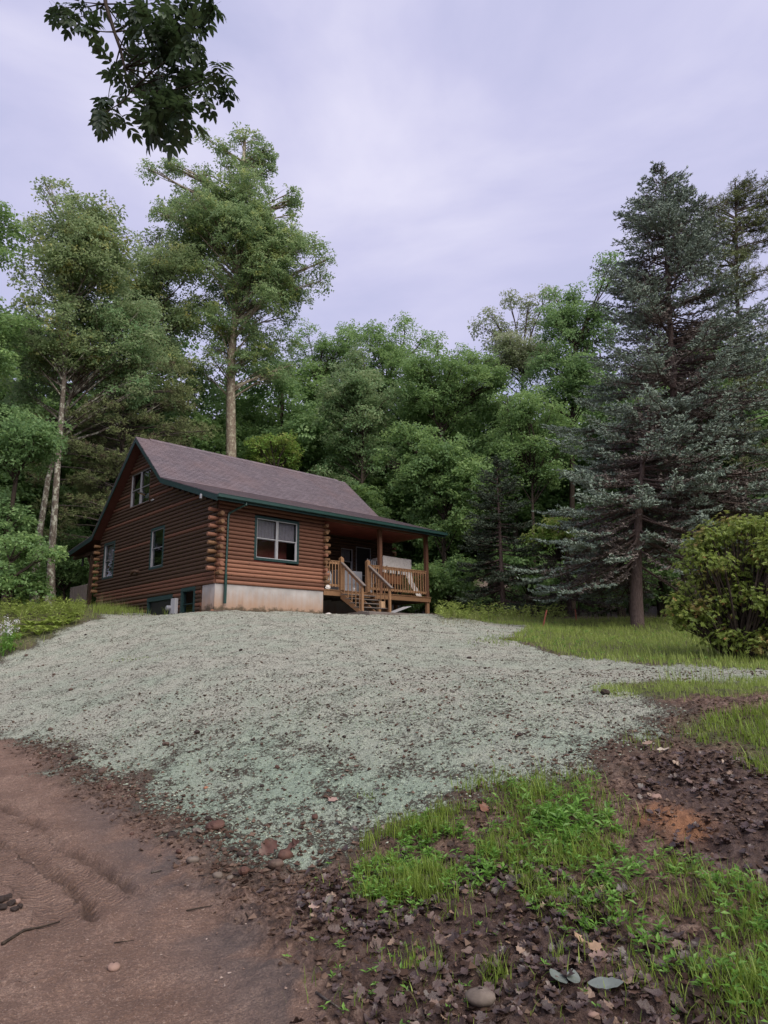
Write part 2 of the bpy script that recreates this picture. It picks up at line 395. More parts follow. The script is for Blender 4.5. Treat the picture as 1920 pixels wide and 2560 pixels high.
Z_LITTER = zone([(760,2230),(900,2150),(1300,2160),(1480,2240),(1700,2380),(1920,2560),(2100,2800),(1000,2800),(860,2560),(800,2400)])
Z_LITTER2 = zone([(1640,1900),(1760,1880),(1900,1900),(2080,1960),(2100,2300),(1900,2200),(1700,2150),(1600,2020)])
Z_LBANK = zone([(0,1652),(90,1610),(190,1565),(300,1535),(430,1528),(400,1512),(250,1512),(180,1520),(0,1520)], [(-24,30),(-30,18),(-14,17)])

# tyre tracks: polylines on the road
TR1 = gpts([-120,-20,90,200,300,390], [1960,2000,2065,2140,2200,2262])
TR2 = gpts([-160,-40,60,150,215,255], [2050,2085,2130,2190,2255,2320])
def poly_dist(P, x, y):
    best = np.full(x.shape, 1e9); side = np.zeros(x.shape); arc = np.zeros(x.shape); s0 = 0; tt = np.zeros(x.shape)
    tot = sum(np.linalg.norm(P[i+1]-P[i]) for i in range(len(P)-1))
    for i in range(len(P)-1):
        a, b = P[i], P[i+1]; e = b-a; L = math.sqrt(e@e)
        t = np.clip(((x-a[0])*e[0]+(y-a[1])*e[1])/L**2, 0, 1)
        dx, dy = x-a[0]-t*e[0], y-a[1]-t*e[1]; d = np.hypot(dx, dy); m = d < best
        best = np.where(m, d, best); side = np.where(m, np.sign(e[0]*dy-e[1]*dx), side); arc = np.where(m, s0+t*L, arc); s0 += L
    return best*side, arc, tot
def fine_h(x, y):
    """height added to the smooth ground: clods, ruts, tread"""
    hyd = sstep(-0.5, 0.35, poly_sd(Z_HYD, x, y) + (fbm(x*1.3, y*1.3, 3, 5)-0.5)*1.3)
    road = sstep(-0.15, 0.5, poly_sd(Z_ROAD, x, y) + (fbm(x*1.7, y*1.7, 3, 15)-0.5)*0.5)
    far = sstep(60, 30, np.hypot(x, y))
    h = (fbm(x*0.55, y*0.55, 3, 1)-0.5)*0.16*(1-road*0.75)*far
    lump = fbm(x*7, y*7, 3, 21); crumb = fbm(x*19, y*19, 3, 31)
    h = h + hyd*((lump-0.5)*0.055 + (crumb-0.5)*0.050)
    bare = (1-hyd)*(1-road)
    h = h + bare*((lump-0.5)*0.12 + (crumb-0.5)*0.075)*far
    h = h + road*((fbm(x*3, y*3, 4, 41)-0.5)*0.05 + (crumb-0.5)*0.030)
    rutm = 0*x; trm = 0*x; arcm = 0*x; offm = 0*x
    near = (np.abs(x+2.5) < 3.6) & (y > 2.5) & (y < 9)
    for P, sgn in ((TR1, 1), (TR2, 2)):
        d, arc, tot = poly_dist(P, x, y); end = sstep(0, 0.25, tot-arc)
        wob = 0.012*np.sin(arc*5+1)+(fbm(arc*7, d*0, 3, 3)-0.5)*0.07+(fbm(x*14, y*14, 2, 13)-.5)*.05
        dd = d+wob
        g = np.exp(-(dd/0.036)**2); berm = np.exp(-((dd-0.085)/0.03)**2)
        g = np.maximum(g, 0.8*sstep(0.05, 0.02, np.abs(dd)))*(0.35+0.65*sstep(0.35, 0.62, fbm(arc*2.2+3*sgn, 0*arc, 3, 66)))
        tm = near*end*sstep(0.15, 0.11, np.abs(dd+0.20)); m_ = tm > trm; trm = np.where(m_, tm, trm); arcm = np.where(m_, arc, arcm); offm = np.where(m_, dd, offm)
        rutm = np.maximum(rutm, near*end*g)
        h = h + near*end*(-0.055*g + 0.022*berm*(0.5+1.0*lump)) - tm*0.014
    return h, hyd, road, rutm, trm, arcm, offm
def H(x, y):
    x = np.atleast_1d(np.asarray(x, float)); y = np.atleast_1d(np.asarray(y, float)); return base_h(x, y) + fine_h(x, y)[0]
def H1(x, y): return float(H([x], [y])[0])

def build_ground():
    # rings of radius r, fine where the photograph looks
    r1 = np.concatenate([np.exp(np.arange(math.log(2.7), math.log(10.5), 0.0045)), np.exp(np.arange(math.log(10.5), math.log(46), 0.0078))])
    rr = np.concatenate([[0.0, 0.6, 1.2, 1.8, 2.3], r1, np.exp(np.linspace(math.log(47), math.log(900), 46))])
    a1 = np.linspace(-38, 38, 400); a2 = np.linspace(42, 318, 60)
    ang = np.radians(np.concatenate([a1, a2])); na, nr = len(ang), len(rr)
    Rg, Ag = np.meshgrid(rr[1:], ang, indexing='ij')
    x = (Rg*np.sin(Ag)).ravel(); y = (Rg*np.cos(Ag)).ravel()
    fh, hyd, road, rut, trd, arc, offs = fine_h(x, y); z = base_h(x, y) + fh
    x = np.concatenate([[0], x]); y = np.concatenate([[0], y]); z = np.concatenate([[0.0], z])
    hyd, rut, trd, arc, offs = [np.concatenate([[0], a]) for a in (hyd, rut, trd, arc, offs)]; road = np.concatenate([[1], road])
    j = np.arange(na); jn = (j+1) % na
    fan = np.stack([np.zeros(na, int), 1+jn, 1+j], 1)
    i = np.arange(nr-2)[:, None]
    q = np.stack([1+i*na+j, 1+i*na+jn, 1+(i+1)*na+jn, 1+(i+1)*na+j], -1).reshape(-1, 4)
    grass = np.maximum.reduce([sstep(-0.3, 0.3, poly_sd(Z, x, y)+(fbm(x*2, y*2, 2, 8)-0.5)*0.6) for Z in (Z_LAWN, Z_GR_A, Z_GR_B, Z_LBANK)])
    grass = np.maximum(grass, sstep(30, 34, np.hypot(x, y))*0.35)
    lit = np.maximum(sstep(-0.2, 0.25, poly_sd(Z_LITTER, x, y)), sstep(-0.2, 0.3, poly_sd(Z_LITTER2, x, y)))
    sd = gp(1690, 2060); sand = sstep(0.36, 0.06, np.hypot((x-sd[0])*1.1, (y-sd[1])*0.7)+(fbm(x*9, y*9, 3, 77)-0.5)*0.25)
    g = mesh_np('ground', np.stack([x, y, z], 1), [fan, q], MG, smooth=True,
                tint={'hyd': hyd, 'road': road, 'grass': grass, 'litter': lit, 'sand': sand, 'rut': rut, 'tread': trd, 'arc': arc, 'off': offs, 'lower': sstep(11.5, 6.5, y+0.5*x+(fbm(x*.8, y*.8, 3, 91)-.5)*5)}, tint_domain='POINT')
    tag(g, kind='structure'); return g

k = NT('ground_soil'); P3 = k.coord('Object')
nb = k.noise(P3, 2.2, 4, 0.6); nm = k.noise(P3, 9, 5, 0.65); nf = k.noise(P3, 38, 4, 0.7); nff = k.noise(P3, 140, 3, 0.7)
soil = k.ramp(k.math('MULTIPLY', k.math('ADD', nm, nf), 0.5), [(0.40, (0.036,0.020,0.015)), (0.50, (0.125,0.074,0.055)), (0.60, (0.27,0.185,0.145))])
soil = k.mix(k.ramp(nff, [(0.62, (0,0,0)), (0.72, (0.5,0.5,0.5))]), soil, (0.28,0.21,0.17))
# driveway: damp pinkish brown grit, with greyer wet patches
rd = k.ramp(nb, [(0.28, (0.185,0.106,0.075)), (0.5, (0.320,0.198,0.146)), (0.72, (0.47,0.315,0.24))])
rd = k.mix(k.ramp(nm, [(0.36, (0.8,0.8,0.8)), (0.50, (0,0,0))]), rd, (0.185,0.110,0.082))
n60 = k.noise(P3, 60, 3, 0.75); rd = k.mix(k.ramp(n60, [(0.40, (0.7,0.7,0.7)), (0.48, (0,0,0))]), rd, (0.17,0.105,0.080))
rd = k.mix(k.ramp(n60, [(0.56, (0,0,0)), (0.64, (0.8,0.8,0.8))]), rd, (0.50,0.37,0.30))
rd = k.mix(k.ramp(nff, [(0.35, (0.75,0.75,0.75)), (0.62, (0,0,0))]), rd, (0.10,0.065,0.055))
rd = k.mix(k.ramp(nff, [(0.66, (0,0,0)), (0.74, (0.8,0.8,0.8))]), rd, (0.46,0.36,0.31))
rd = k.mix(k.ramp(nf, [(0.40, (0.8,0.8,0.8)), (0.50, (0,0,0))]), rd, (0.19,0.12,0.092))
wetn = k.noise(k.coord('Object', (1, .8, 1)), 1.05, 3, 0.55, 0.6)
road_a = k.attr('road'); hyd_a = k.attr('hyd'); gr_a = k.attr('grass'); li_a = k.attr('litter')
sx = k.n("ShaderNodeSeparateXYZ"); k.l(P3, sx.inputs[0])
edge = k.math('SUBTRACT', 1.0, k.math('MULTIPLY', k.math('ABSOLUTE', k.math('ADD', k.math('ADD', sx.outputs[0], k.math('MULTIPLY', sx.outputs[1], 0.62)), -2.05)), 1.25), True)
wet = k.math('MULTIPLY', k.ramp(wetn, [(0.42, (0,0,0)), (0.50, (1,1,1))]), edge)
rd = k.mix(k.math('MULTIPLY', wet, 0.85), rd, (0.085,0.078,0.080))
# wood-fibre mulch sprayed over the soil
fib = k.noise(k.coord('Object', (1, 1.0, 1)), 21, 5, 0.80, 0.4)
fib2 = k.noise(k.coord('Object', (1.2, 1, 1), (0, 0, 0.6)), 62, 3, 0.7, 1.5)
mul = k.ramp(fib2, [(0.34, (0.130,0.130,0.100)), (0.48, (0.355,0.355,0.295)), (0.62, (0.60,0.595,0.51))])
low_a = k.attr('lower')
teal = k.ramp(k.noise(P3, 0.9, 3, 0.6), [(0.40, (0,0,0)), (0.62, (0.75,0.75,0.75))])
mul = k.mix(k.math('MULTIPLY', k.math('ADD', teal, low_a), 0.6, True), mul, k.ramp(fib2, [(0.32, (0.110,0.150,0.112)), (0.64, (0.44,0.53,0.42))]))
cov = k.math('ADD', k.math('MULTIPLY', hyd_a, 0.42), k.math('MULTIPLY', fib, 1.25))
cov = k.math('ADD', cov, k.math('MULTIPLY', k.math('SUBTRACT', k.noise(P3, 2.4, 4, 0.7), 0.5), k.math('ADD', 0.35, k.math('MULTIPLY', low_a, 0.45))))
cov = k.math('SUBTRACT', cov, k.math('MULTIPLY', low_a, 0.02))
covm = k.ramp(k.math('MULTIPLY', cov, 0.8), [(0.735, (0,0,0)), (0.79, (1,1,1))])
soil = k.mix(hyd_a, soil, k.ramp(nf, [(0.3, (0.040,0.032,0.023)), (0.7, (0.11,0.085,0.065))]))  # bare soil between the fibres, darkened to hold the shadow specks as well
c = k.mix(road_a, soil, rd)
c = k.mix(k.math('MULTIPLY', li_a, 0.6), c, (0.045,0.026,0.024))
c = k.mix(k.math('MULTIPLY', gr_a, 0.75), c, k.ramp(nm, [(0.35, (0.045,0.060,0.022)), (0.7, (0.12,0.135,0.05))]))
c = k.mix(k.attr('sand'), c, k.ramp(nff, [(0.3, (0.20,0.085,0.04)), (0.7, (0.40,0.20,0.105))]))
c = k.mix(k.math('MULTIPLY', covm, hyd_a), c, mul)
hgt = k.math('ADD', k.math('MULTIPLY', nf, 0.9), k.math('ADD', k.math('MULTIPLY', nff, 0.30), k.math('MULTIPLY', k.math('MULTIPLY', covm, hyd_a), 0.8)))
trd = k.math('MULTIPLY', k.math('SINE', k.math('ADD', k.math('MULTIPLY', k.attr('arc'), 150.0), k.math('MULTIPLY', k.math('ABSOLUTE', k.math('ADD', k.attr('off'), 0.20)), 60.0))), k.attr('tread'))
hgt = k.math('ADD', hgt, k.math('MULTIPLY', trd, 0.16))
c = k.mix(k.math('MULTIPLY', k.attr('rut'), 0.85), c, (0.075,0.044,0.033))  # moist soil tone that also paints shade into the grooves for depth
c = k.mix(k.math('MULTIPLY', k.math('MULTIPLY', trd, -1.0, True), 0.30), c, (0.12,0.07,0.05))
rough = k.math('SUBTRACT', 0.92, k.math('MULTIPLY', k.math('MULTIPLY', wet, road_a), 0.62))
rough = k.math('SUBTRACT', rough, k.math('MULTIPLY', li_a, 0.3))
MG = k.bsdf(c, rough, k.bump(hgt, 1.0, 0.05), 0.35)
ground = build_ground()

# ------------------------------------------------------------------ the log cabin (local x along the front, y into the depth, z up from the top of the foundation)
CAB_P, CAB_R = (-6.1458, 24.512, 4.328), PI/2 - 0.8140
cabin = empty('log_cabin', CAB_P, CAB_R)
tag(cabin, 'brown log cabin with purple shingle roof, green trim and corner porch', 'cabin')
ROWH, LL, WW, PU, PV = 0.155, 11.42, 11.14, 4.97, 2.60
OVH = 0.448; EAVE = (-0.69, 3.148); KINK = (4.055, 4.728); RIDGE = (6.88, 7.195); BK = (11.30, 3.262); BE = (14.54, 2.825)
def roof_z(v):
    pts = [EAVE, KINK, RIDGE, BK, BE]
    for (a, za), (b, zb) in zip(pts, pts[1:]):
        if v <= b: return za + (zb-za)*(v-a)/(b-a)
    return BE[1]
lr = rng(3)
def log_seg(a, b, z0, axis, pos, out, mat, parent, bulge=0.070, name='log'):
    """one course of D-log from a to b along 'x' or 'y' at wall plane pos, bulging towards out (+1/-1)"""
    prof = [(-0.14, 0.002), (-0.14, ROWH-0.002)]
    for t in np.linspace(0, 1, 8):
        an = PI/2 - PI*t; prof.append((bulge*max(0, math.cos(an))**0.75, ROWH/2 + (ROWH/2-0.003)*math.sin(an)))
    n = len(prof); nseg = max(1, int((b-a)/0.9)); V = []
    ph = lr.uniform(0, 6)
    for i in range(nseg+1):
        s_ = a + (b-a)*i/nseg; w = 0.004*math.sin(s_*1.7+ph)
        for (o_, z_) in prof:
            oo = pos + out*(o_ + (w if o_ > 0 else 0))
            V.append((s_, oo, z0+z_) if axis == 'x' else (oo, s_, z0+z_))
    F = []
    for i in range(nseg):
        for j in range(n): F.append((i*n+j, i*n+(j+1) % n, (i+1)*n+(j+1) % n, (i+1)*n+j))
    F.append(tuple(range(n))); F.append(tuple(nseg*n+j for j in range(n))[::-1])
    if (axis == 'x') == (out > 0): F = [f[::-1] for f in F]
    m = MB(); m.add(np.array(V), F); o = m.build(name, mat, parent)
    bm_smooth(o, 40); return o
def bm_smooth(o, deg):
    me = o.data; me.polygons.foreach_set("use_smooth", np.ones(len(me.polygons), bool))
    try: me.set_sharp_from_angle(angle=math.radians(deg))
    except Exception: pass
def cut(a, b, holes):
    segs = [(a, b)]
    for (h0, h1) in holes:
        nxt = []
        for s0, s1 in segs:
            if h1 <= s0 or h0 >= s1: nxt.append((s0, s1)); continue
            if h0 > s0+0.04: nxt.append((s0, h0))
            if h1 < s1-0.04: nxt.append((h1, s1))
        segs = nxt
    return segs
front_wall = empty('front_wall', parent=cabin); gable_wall = empty('gable_wall', parent=cabin)
porch_wall = empty('porch_wall', parent=cabin); rear_wall = empty('rear_wall', parent=cabin)
WIN_F = (1.56, 3.66, 1.00, 2.73); WIN_U = (5.88, 7.95, 4.06, 5.70); WIN_M = (4.22, 5.50, 1.02, 2.78); WIN_L = (9.32, 10.60, 1.06, 2.80)
WIN_B = (1.34, 2.48, -1.25, 0.0); DOOR_B = (3.17, 5.45, -2.0, -0.16)
def zh(i): return i*ROWH, (i+1)*ROWH
def holes(zmid, wins): return [(w[0], w[1]) for w in wins if w[2] < zmid < w[3]]
for i in range(21):
    z0, z1 = zh(i); zm = (z0+z1)/2
    m_ = M['log_warm'] if i in (0,1,2,3,4,5) and lr.random() < 0.8 else M['log']
    for a, b in cut(0.0, PU, holes(zm, [WIN_F])): log_seg(a+0.002, b-0.002, z0, 'x', 0.0, -1, m_, front_wall)
for i in range(-9, 46):
    z0, z1 = zh(i); zm = (z0+z1)/2
    vs = np.linspace(-0.0, WW, 400); ok = [v for v in vs if roof_z(v)-0.26 > z1-0.02]
    if not ok: continue
    a, b = (min(ok) if i > 18 else 0.0), max(ok)
    if i < 0: a = 0.935
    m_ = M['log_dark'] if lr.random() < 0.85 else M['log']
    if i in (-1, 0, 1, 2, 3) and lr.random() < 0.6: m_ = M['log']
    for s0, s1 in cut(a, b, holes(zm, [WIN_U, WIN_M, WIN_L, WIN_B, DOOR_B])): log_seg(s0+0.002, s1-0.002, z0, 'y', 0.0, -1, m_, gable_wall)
PW = (7.95, 8.80, 1.15, 2.50); PD = (8.95, 9.92, 0.12, 2.60)
for i in range(25):
    z0, z1 = zh(i); zm = (z0+z1)/2
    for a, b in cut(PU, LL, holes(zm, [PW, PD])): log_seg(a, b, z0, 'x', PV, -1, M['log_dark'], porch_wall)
    if z1 < 3.2: log_seg(0.14, PV-0.06, z0, 'y', PU, 1, M['log_dark'], porch_wall)
for i in range(45):
    z0, z1 = zh(i); vs = np.linspace(PV, WW, 200); ok = [v for v in vs if roof_z(v)-0.2 > z1]
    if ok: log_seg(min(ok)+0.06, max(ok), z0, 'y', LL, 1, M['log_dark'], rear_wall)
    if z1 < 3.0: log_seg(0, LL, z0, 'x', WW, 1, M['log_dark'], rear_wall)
# crossing log ends
def log_end(p0, p1, r=0.082):
    p0, p1 = Vector(p0), Vector(p1)+Vector(lr.uniform(-.012, .012, 3)); r *= lr.uniform(.9, 1.06); m = MB(); d = (p1-p0)
    pts = [p0, p0+d*0.35, p0+d*0.93, p1]; m.tube(pts, [r*0.62, r*0.97, r, r*0.90], 12)
    o = m.build('log_end', M['logend'] if lr.random() < 0.62 else M['log_warm'], cabin); bm_smooth(o, 50); return o
for i in range(2, 18):
    zc = (i+0.5)*ROWH; j1, j2 = lr.uniform(-.03, .03, 2)
    if i % 2 == 0: log_end((0.02, 0.0, zc), (0.02, -0.36+j1, zc)); log_end((PU, 0.02, zc), (PU+0.33+j2, 0.02, zc))
    else: log_end((0.0, 0.02, zc), (-0.36+j1, 0.02, zc)); log_end((PU-0.02, 0.0, zc), (PU-0.02, -0.27+j2, zc))
    if i % 2: log_end((0.0, WW-0.02, zc), (-0.34+j1, WW-0.02, zc))
    else: log_end((0.02, WW-0.02, zc), (0.02, WW+0.42+j2, zc))
    log_end((LL-0.02, PV, zc), (LL-0.02, PV-0.3, zc)) if i % 2 else log_end((LL, PV+0.02, zc), (LL+0.30, PV+0.02, zc))

# foundation
fm = MB()
fm.cbox(0.0, PU, 0.0, 0.22, -2.2, -0.002, 0.01); fm.cbox(0.0, 0.22, 0.221, 0.93, -2.2, -0.002, 0.01)
fm.box(PU-0.22, PU-0.001, 0.221, PV, -2.2, -0.002); fm.box(PU, LL, PV, PV+0.2, -2.2, -0.002); fm.box(LL-0.2, LL, PV+0.201, WW, -2.2, -0.002)
fm.build('foundation', M['concrete'], cabin)
MB().box(0.15, LL-0.15, PV+0.22, WW-0.15, -0.06, -0.004).box(0.25, PU-0.25, 0.25, PV+0.21, -0.06, -0.004).build('floor_deck', M['redroom'], cabin)
MB().box(0.15, LL-0.15, 0.25, WW-0.15, 3.02, 3.06).build('loft_floor', M['redroom'], cabin)

# roof: decking, soffit, rakes, gutter, ridge cap, shingles
def extrude_u(prof_top, thick, u0, u1):
    top = [(v, z) for v, z in prof_top]; bot = [(v, z-thick) for v, z in prof_top]; n = len(top); V = []
    for u in (u0, u1):
        for v, z in top: V.append((u, v, z))
        for v, z in bot: V.append((u, v, z))
    F = []; k2 = 2*n
    for i in range(n-1):
        F.append((i, i+1, k2+i+1, k2+i)); F.append((n+i, k2+n+i, k2+n+i+1, n+i+1))
    F.append((0, k2, k2+n, n)); F.append((n-1, 2*n-1, k2+2*n-1, k2+n-1))
    for i in range(n-1): F.append((i, n+i, n+i+1, i+1)); F.append((k2+i, k2+i+1, k2+n+i+1, k2+n+i))
    return V, F
PROF = [EAVE, KINK, RIDGE, BK, BE]
dn = [(v, z-0.035) for v, z in PROF]
roof = empty('roof', parent=cabin)
m = MB(); V, F = extrude_u(dn, 0.15, -OVH+0.03, LL+OVH-0.03); m.add(np.array(V), F); m.build('decking', M['soffit'], roof)
for side, u0 in ((-1, -OVH), (1, LL+OVH)):
    for (a, za), (b, zb) in zip(PROF, PROF[1:]):
        m = MB(); h = 0.235 if side < 0 else 0.2
        ua, ub = (u0-0.004, u0+0.028) if side < 0 else (u0-0.028, u0+0.004)
        V = [(u, v, z+dz) for u in (ua, ub) for (v, z) in ((a, za), (b, zb)) for dz in (-0.02, -0.02-h)]
        m.add(np.array(V), [(0,1,3,2),(4,6,7,5),(0,4,5,1),(2,3,7,6),(0,2,6,4),(1,5,7,3)]); m.build('rake_board', M['trim'], roof)
# gutter
m = MB(); g0, g1 = -OVH-0.01, LL+OVH+0.01; ve = EAVE[0]
for (y0, y1, z0, z1) in ((ve-0.13, ve-0.118, 3.02, 3.135), (ve-0.118, ve-0.012, 3.012, 3.024), (ve-0.012, ve-0.002, 3.012, 3.115), (ve-0.142, ve-0.118, 3.136, 3.150)):
    m.cbox(g0, g1, y0, y1, z0, z1, 0.003)
m.box(g0, g0+0.006, ve-0.117, ve-0.013, 3.025, 3.13); m.box(g1-0.006, g1, ve-0.117, ve-0.013, 3.025, 3.13)
m.build('gutter', M['gutter'], cabin)
MB().cbox(-OVH+0.03, LL+OVH-0.03, ve-0.001, ve+0.025, 2.93, 3.11).build('fascia_board', M['trim'], roof)
dsp = MB(); dsp.tube([(0.74, ve-0.065, 3.01), (0.74, ve-0.065, 2.90), (0.56, -0.30, 2.76), (0.40, -0.105, 2.62), (0.38, -0.105, 2.45), (0.36, -0.105, 0.35)], 0.042, 8)
dsp.cbox(0.315, 0.405, -0.155, -0.065, -0.72, 0.36, 0.01); d_ = dsp.build('downspout', M['gutter'], cabin)
MB().cbox(-0.60, -0.52, 0.28, 0.36, 3.12, 3.30, 0.015).build('rake_bracket', M['metal'], cabin)
# ridge cap
m = MB()
for s in np.arange(0.2, LL-0.2, 0.30):
    for sg in (-1, 1):
        sl = (KINK[1]-RIDGE[1])/(KINK[0]-RIDGE[0]); w = 0.15
        z0 = RIDGE[1]+0.050
        V = [(s, RIDGE[0], z0+0.01), (s+0.32, RIDGE[0], z0), (s+0.32, RIDGE[0]+sg*w, z0-w*sl), (s, RIDGE[0]+sg*w, z0+0.01-w*sl)]
        V += [(a, b, c-0.035) for a, b, c in V]
        m.add(np.array(V), [(0,1,2,3),(7,6,5,4),(0,4,5,1),(1,5,6,2),(2,6,7,3),(3,7,4,0)], lr.random())
m.build('ridge_cap', M['shingle'], roof)
# shingle tabs, course by course; the 300 nearest the camera are pieces of their own
tabs = []
def courses(A, B, sgn):
    (va, za), (vb, zb) = A, B; L = math.hypot(vb-va, zb-za); n = int(round(L/0.138)); d = np.array([(vb-va)/L, (zb-za)/L]); nrm = np.array([-d[1], d[0]])*sgn
    if nrm[1] < 0: nrm = -nrm
    for i in range(n):
        s0 = L*i/n; s1 = s0+L/n*1.06; off = (0.155 if i % 2 else 0)+lr.uniform(-.02, .02); u = -OVH-0.012+(-off if off else 0)
        while u < LL+OVH:
            w = 0.305; ua, ub = max(u, -OVH-0.012), min(u+w-0.007, LL+OVH+0.012); j = lr.uniform(-.004, .004); th = 0.016+lr.uniform(0, .006)
            if ub-ua > 0.03:
                q = []
                for (uu, s_, h) in ((ua, s0-0.004+j, th), (ub, s0-0.004+j, th), (ub, s1, 0.004), (ua, s1, 0.004), (ua, s0-0.004+j, -0.03), (ub, s0-0.004+j, -0.03), (ub, s1, -0.03), (ua, s1, -0.03)):
                    p = np.array([va, za]) + d*s_ + nrm*h; q.append((uu, p[0], p[1]))
                tabs.append((q, lr.random()))
            u += w
courses(EAVE, KINK, 1); courses(KINK, RIDGE, 1)
cbk = len(tabs); courses(BE, BK, 1); courses(BK, RIDGE, 1)
FT = [(0,1,2,3),(0,4,5,1),(0,3,7,4),(1,5,6,2)]
near_i = sorted(range(cbk), key=lambda i: tabs[i][0][0][0]*0.9+abs(tabs[i][0][0][1]-1.5)*0.6)[:300]; ns = set(near_i)
rest = MB()
for i, (q, t) in enumerate(tabs):
    if i in ns: MB().add(np.array(q), FT, t) if False else None; mm = MB(); mm.add(np.array(q), FT, t); mm.build('shingle', M['shingle'], roof)
    else: rest.add(np.array(q), FT, t)
tag(rest.build('shingle_courses', M['shingle'], roof), kind='stuff')

# windows
def window(name, u0, u1, z0, z1, plane, n_sash, trim=0.09, trim_mat=None, frame_mat=None, out=0.075, curtain=True, low=None, label=None):
    """plane 'front' (y=0, outwards -y) or 'gable' (x=0, outwards -x)"""
    tm = trim_mat or M['trim']; fmx = frame_mat or M['white']
    def bx(mb, a, b, c, d, o0, o1, bv=0.004):   # a..b along wall, c..d height, o0..o1 outward distance
        if plane == 'front': mb.cbox(a, b, -o1, -o0, c, d, bv)
        elif plane == 'porch': mb.cbox(a, b, PV-o1, PV-o0, c, d, bv)
        else: mb.cbox(-o1, -o0, a, b, c, d, bv)
    w = empty(name, parent=cabin)
    if label: w['label'] = label
    for (a, b, c, d) in ((u0, u1, z1-trim, z1), (u0, u1, z0, z0+trim), (u0, u0+trim, z0+trim, z1-trim), (u1-trim, u1, z0+trim, z1-trim)):
        m = MB(); bx(m, a, b, c, d, -0.12, out); m.build('trim_board', tm, w)
    a0, a1, c0, c1 = u0+trim, u1-trim, z0+trim, z1-trim
    t = 0.024; m = MB()
    for (a, b, c, d) in ((a0, a1, c1-t, c1), (a0, a1, c0, c0+t), (a0, a0+t, c0+t, c1-t), (a1-t, a1, c0+t, c1-t)): bx(m, a, b, c, d, 0.0, 0.055, 0.003)
    if n_sash == 2: bx(m, (a0+a1)/2-0.045, (a0+a1)/2-0.010, c0+t, c1-t, 0.0, 0.056, 0.003); bx(m, (a0+a1)/2+0.010, (a0+a1)/2+0.045, c0+t, c1-t, 0.0, 0.056, 0.003)
    m.build('frame', fmx, w)
    sw = (a1-a0)/n_sash; zm = (c0+c1)/2
    for s in range(n_sash):
        sa, sb = a0+s*sw+t, a0+(s+1)*sw-t
        m = MB(); bx(m, sa, sb, zm-0.014, zm+0.014, -0.02, 0.035, 0.003); m.build('meeting_rail', fmx, w)
        m = MB(); bx(m, sa, sa+0.028, c0+t, zm-0.015, -0.03, 0.012, 0.003); bx(m, sb-0.028, sb, c0+t, zm-0.015, -0.03, 0.012, 0.003); m.build('sash', fmx, w)
        for (zz0, zz1, oo) in ((zm, c1-t, -0.006), (c0+t, zm, -0.022)):
            m = MB(); bx(m, sa, sb, zz0, zz1, oo-0.004, oo, 0.001); m.build('pane', M['glass'], w)
        if curtain:
            m = MB()
            if plane == 'gable':
                for q in range(12): a_ = sa+(sb-sa)*q/12; m.cbox(0.10+0.012*(q % 2), 0.112+0.012*(q % 2), a_, a_+(sb-sa)/12, zm-0.02, c1-t, 0.002)
            else:
                yy = PV if plane == 'porch' else 0
                for q in range(12): a_ = sa+(sb-sa)*q/12; m.cbox(a_, a_+(sb-sa)/12, yy+0.10+0.012*(q % 2), yy+0.112+0.012*(q % 2), zm-0.02, c1-t, 0.002)
            m.build('curtain', M['curtain'], w)
        # stands in for the unlit room: a flat panel, dark in its default colour
        m = MB(); bx(m, sa-0.05, sb+0.05, c0-0.05, c1+0.05, -0.72, -0.70, 0.001); m.build('room_backing', low or M['dark'], w)
    return w
window('double_window', *WIN_F[:2], *WIN_F[2:], 'front', 2, 0.10, low=M['redroom'])
window('double_window', *WIN_U[:2], *WIN_U[2:], 'gable', 2, 0.06, trim_mat=M['log_dark'], frame_mat=M['frame_grey'], curtain=False)
window('sash_window', *WIN_M[:2], *WIN_M[2:], 'gable', 1, 0.10, frame_mat=M['frame_grey'], curtain=False, low=M['board'])
window('sash_window', *WIN_L[:2], *WIN_L[2:], 'gable', 1, 0.10, frame_mat=M['frame_grey'])
window('basement_window', *WIN_B[:2], *WIN_B[2:], 'gable', 1, 0.13, frame_mat=M['trim'], low=M['greypanel'], curtain=False)
window('porch_window', PW[0], PW[1], PW[2], PW[3], 'porch', 1, 0.07, trim_mat=M['log_dark'])
bd = empty('basement_door', parent=cabin)
MB().cbox(-0.075, 0.12, DOOR_B[0], DOOR_B[1], -0.34, -0.16).build('lintel', M['trim'], bd)
MB().cbox(-0.07, 0.12, DOOR_B[0], DOOR_B[0]+0.12, -2.0, -0.341).cbox(-0.07, 0.12, DOOR_B[1]-0.12, DOOR_B[1], -2.0, -0.341).build('jamb', M['trim'], bd)
MB().cbox(0.02, 0.07, DOOR_B[0]+0.13, DOOR_B[1]-0.13, -2.0, -0.342).build('leaf_panel', M['dark'], bd)
pdr = empty('porch_door', parent=cabin)
MB().cbox(PD[0], PD[1], PV-0.02, PV+0.03, PD[2], PD[3]).build('slab', M['dark'], pdr)
m = MB()
for q in ((PD[0], PD[0]+0.035, PD[2], PD[3]), (PD[1]-0.035, PD[1], PD[2], PD[3]), (PD[0]+.036, PD[1]-.036, PD[3]-0.035, PD[3]), (PD[0]+.036, PD[1]-.036, 1.2, 1.23)): m.cbox(q[0], q[1], PV-0.075, PV-0.04, q[2], q[3], 0.003)
m.build('screen_frame', M['greypanel'], pdr)

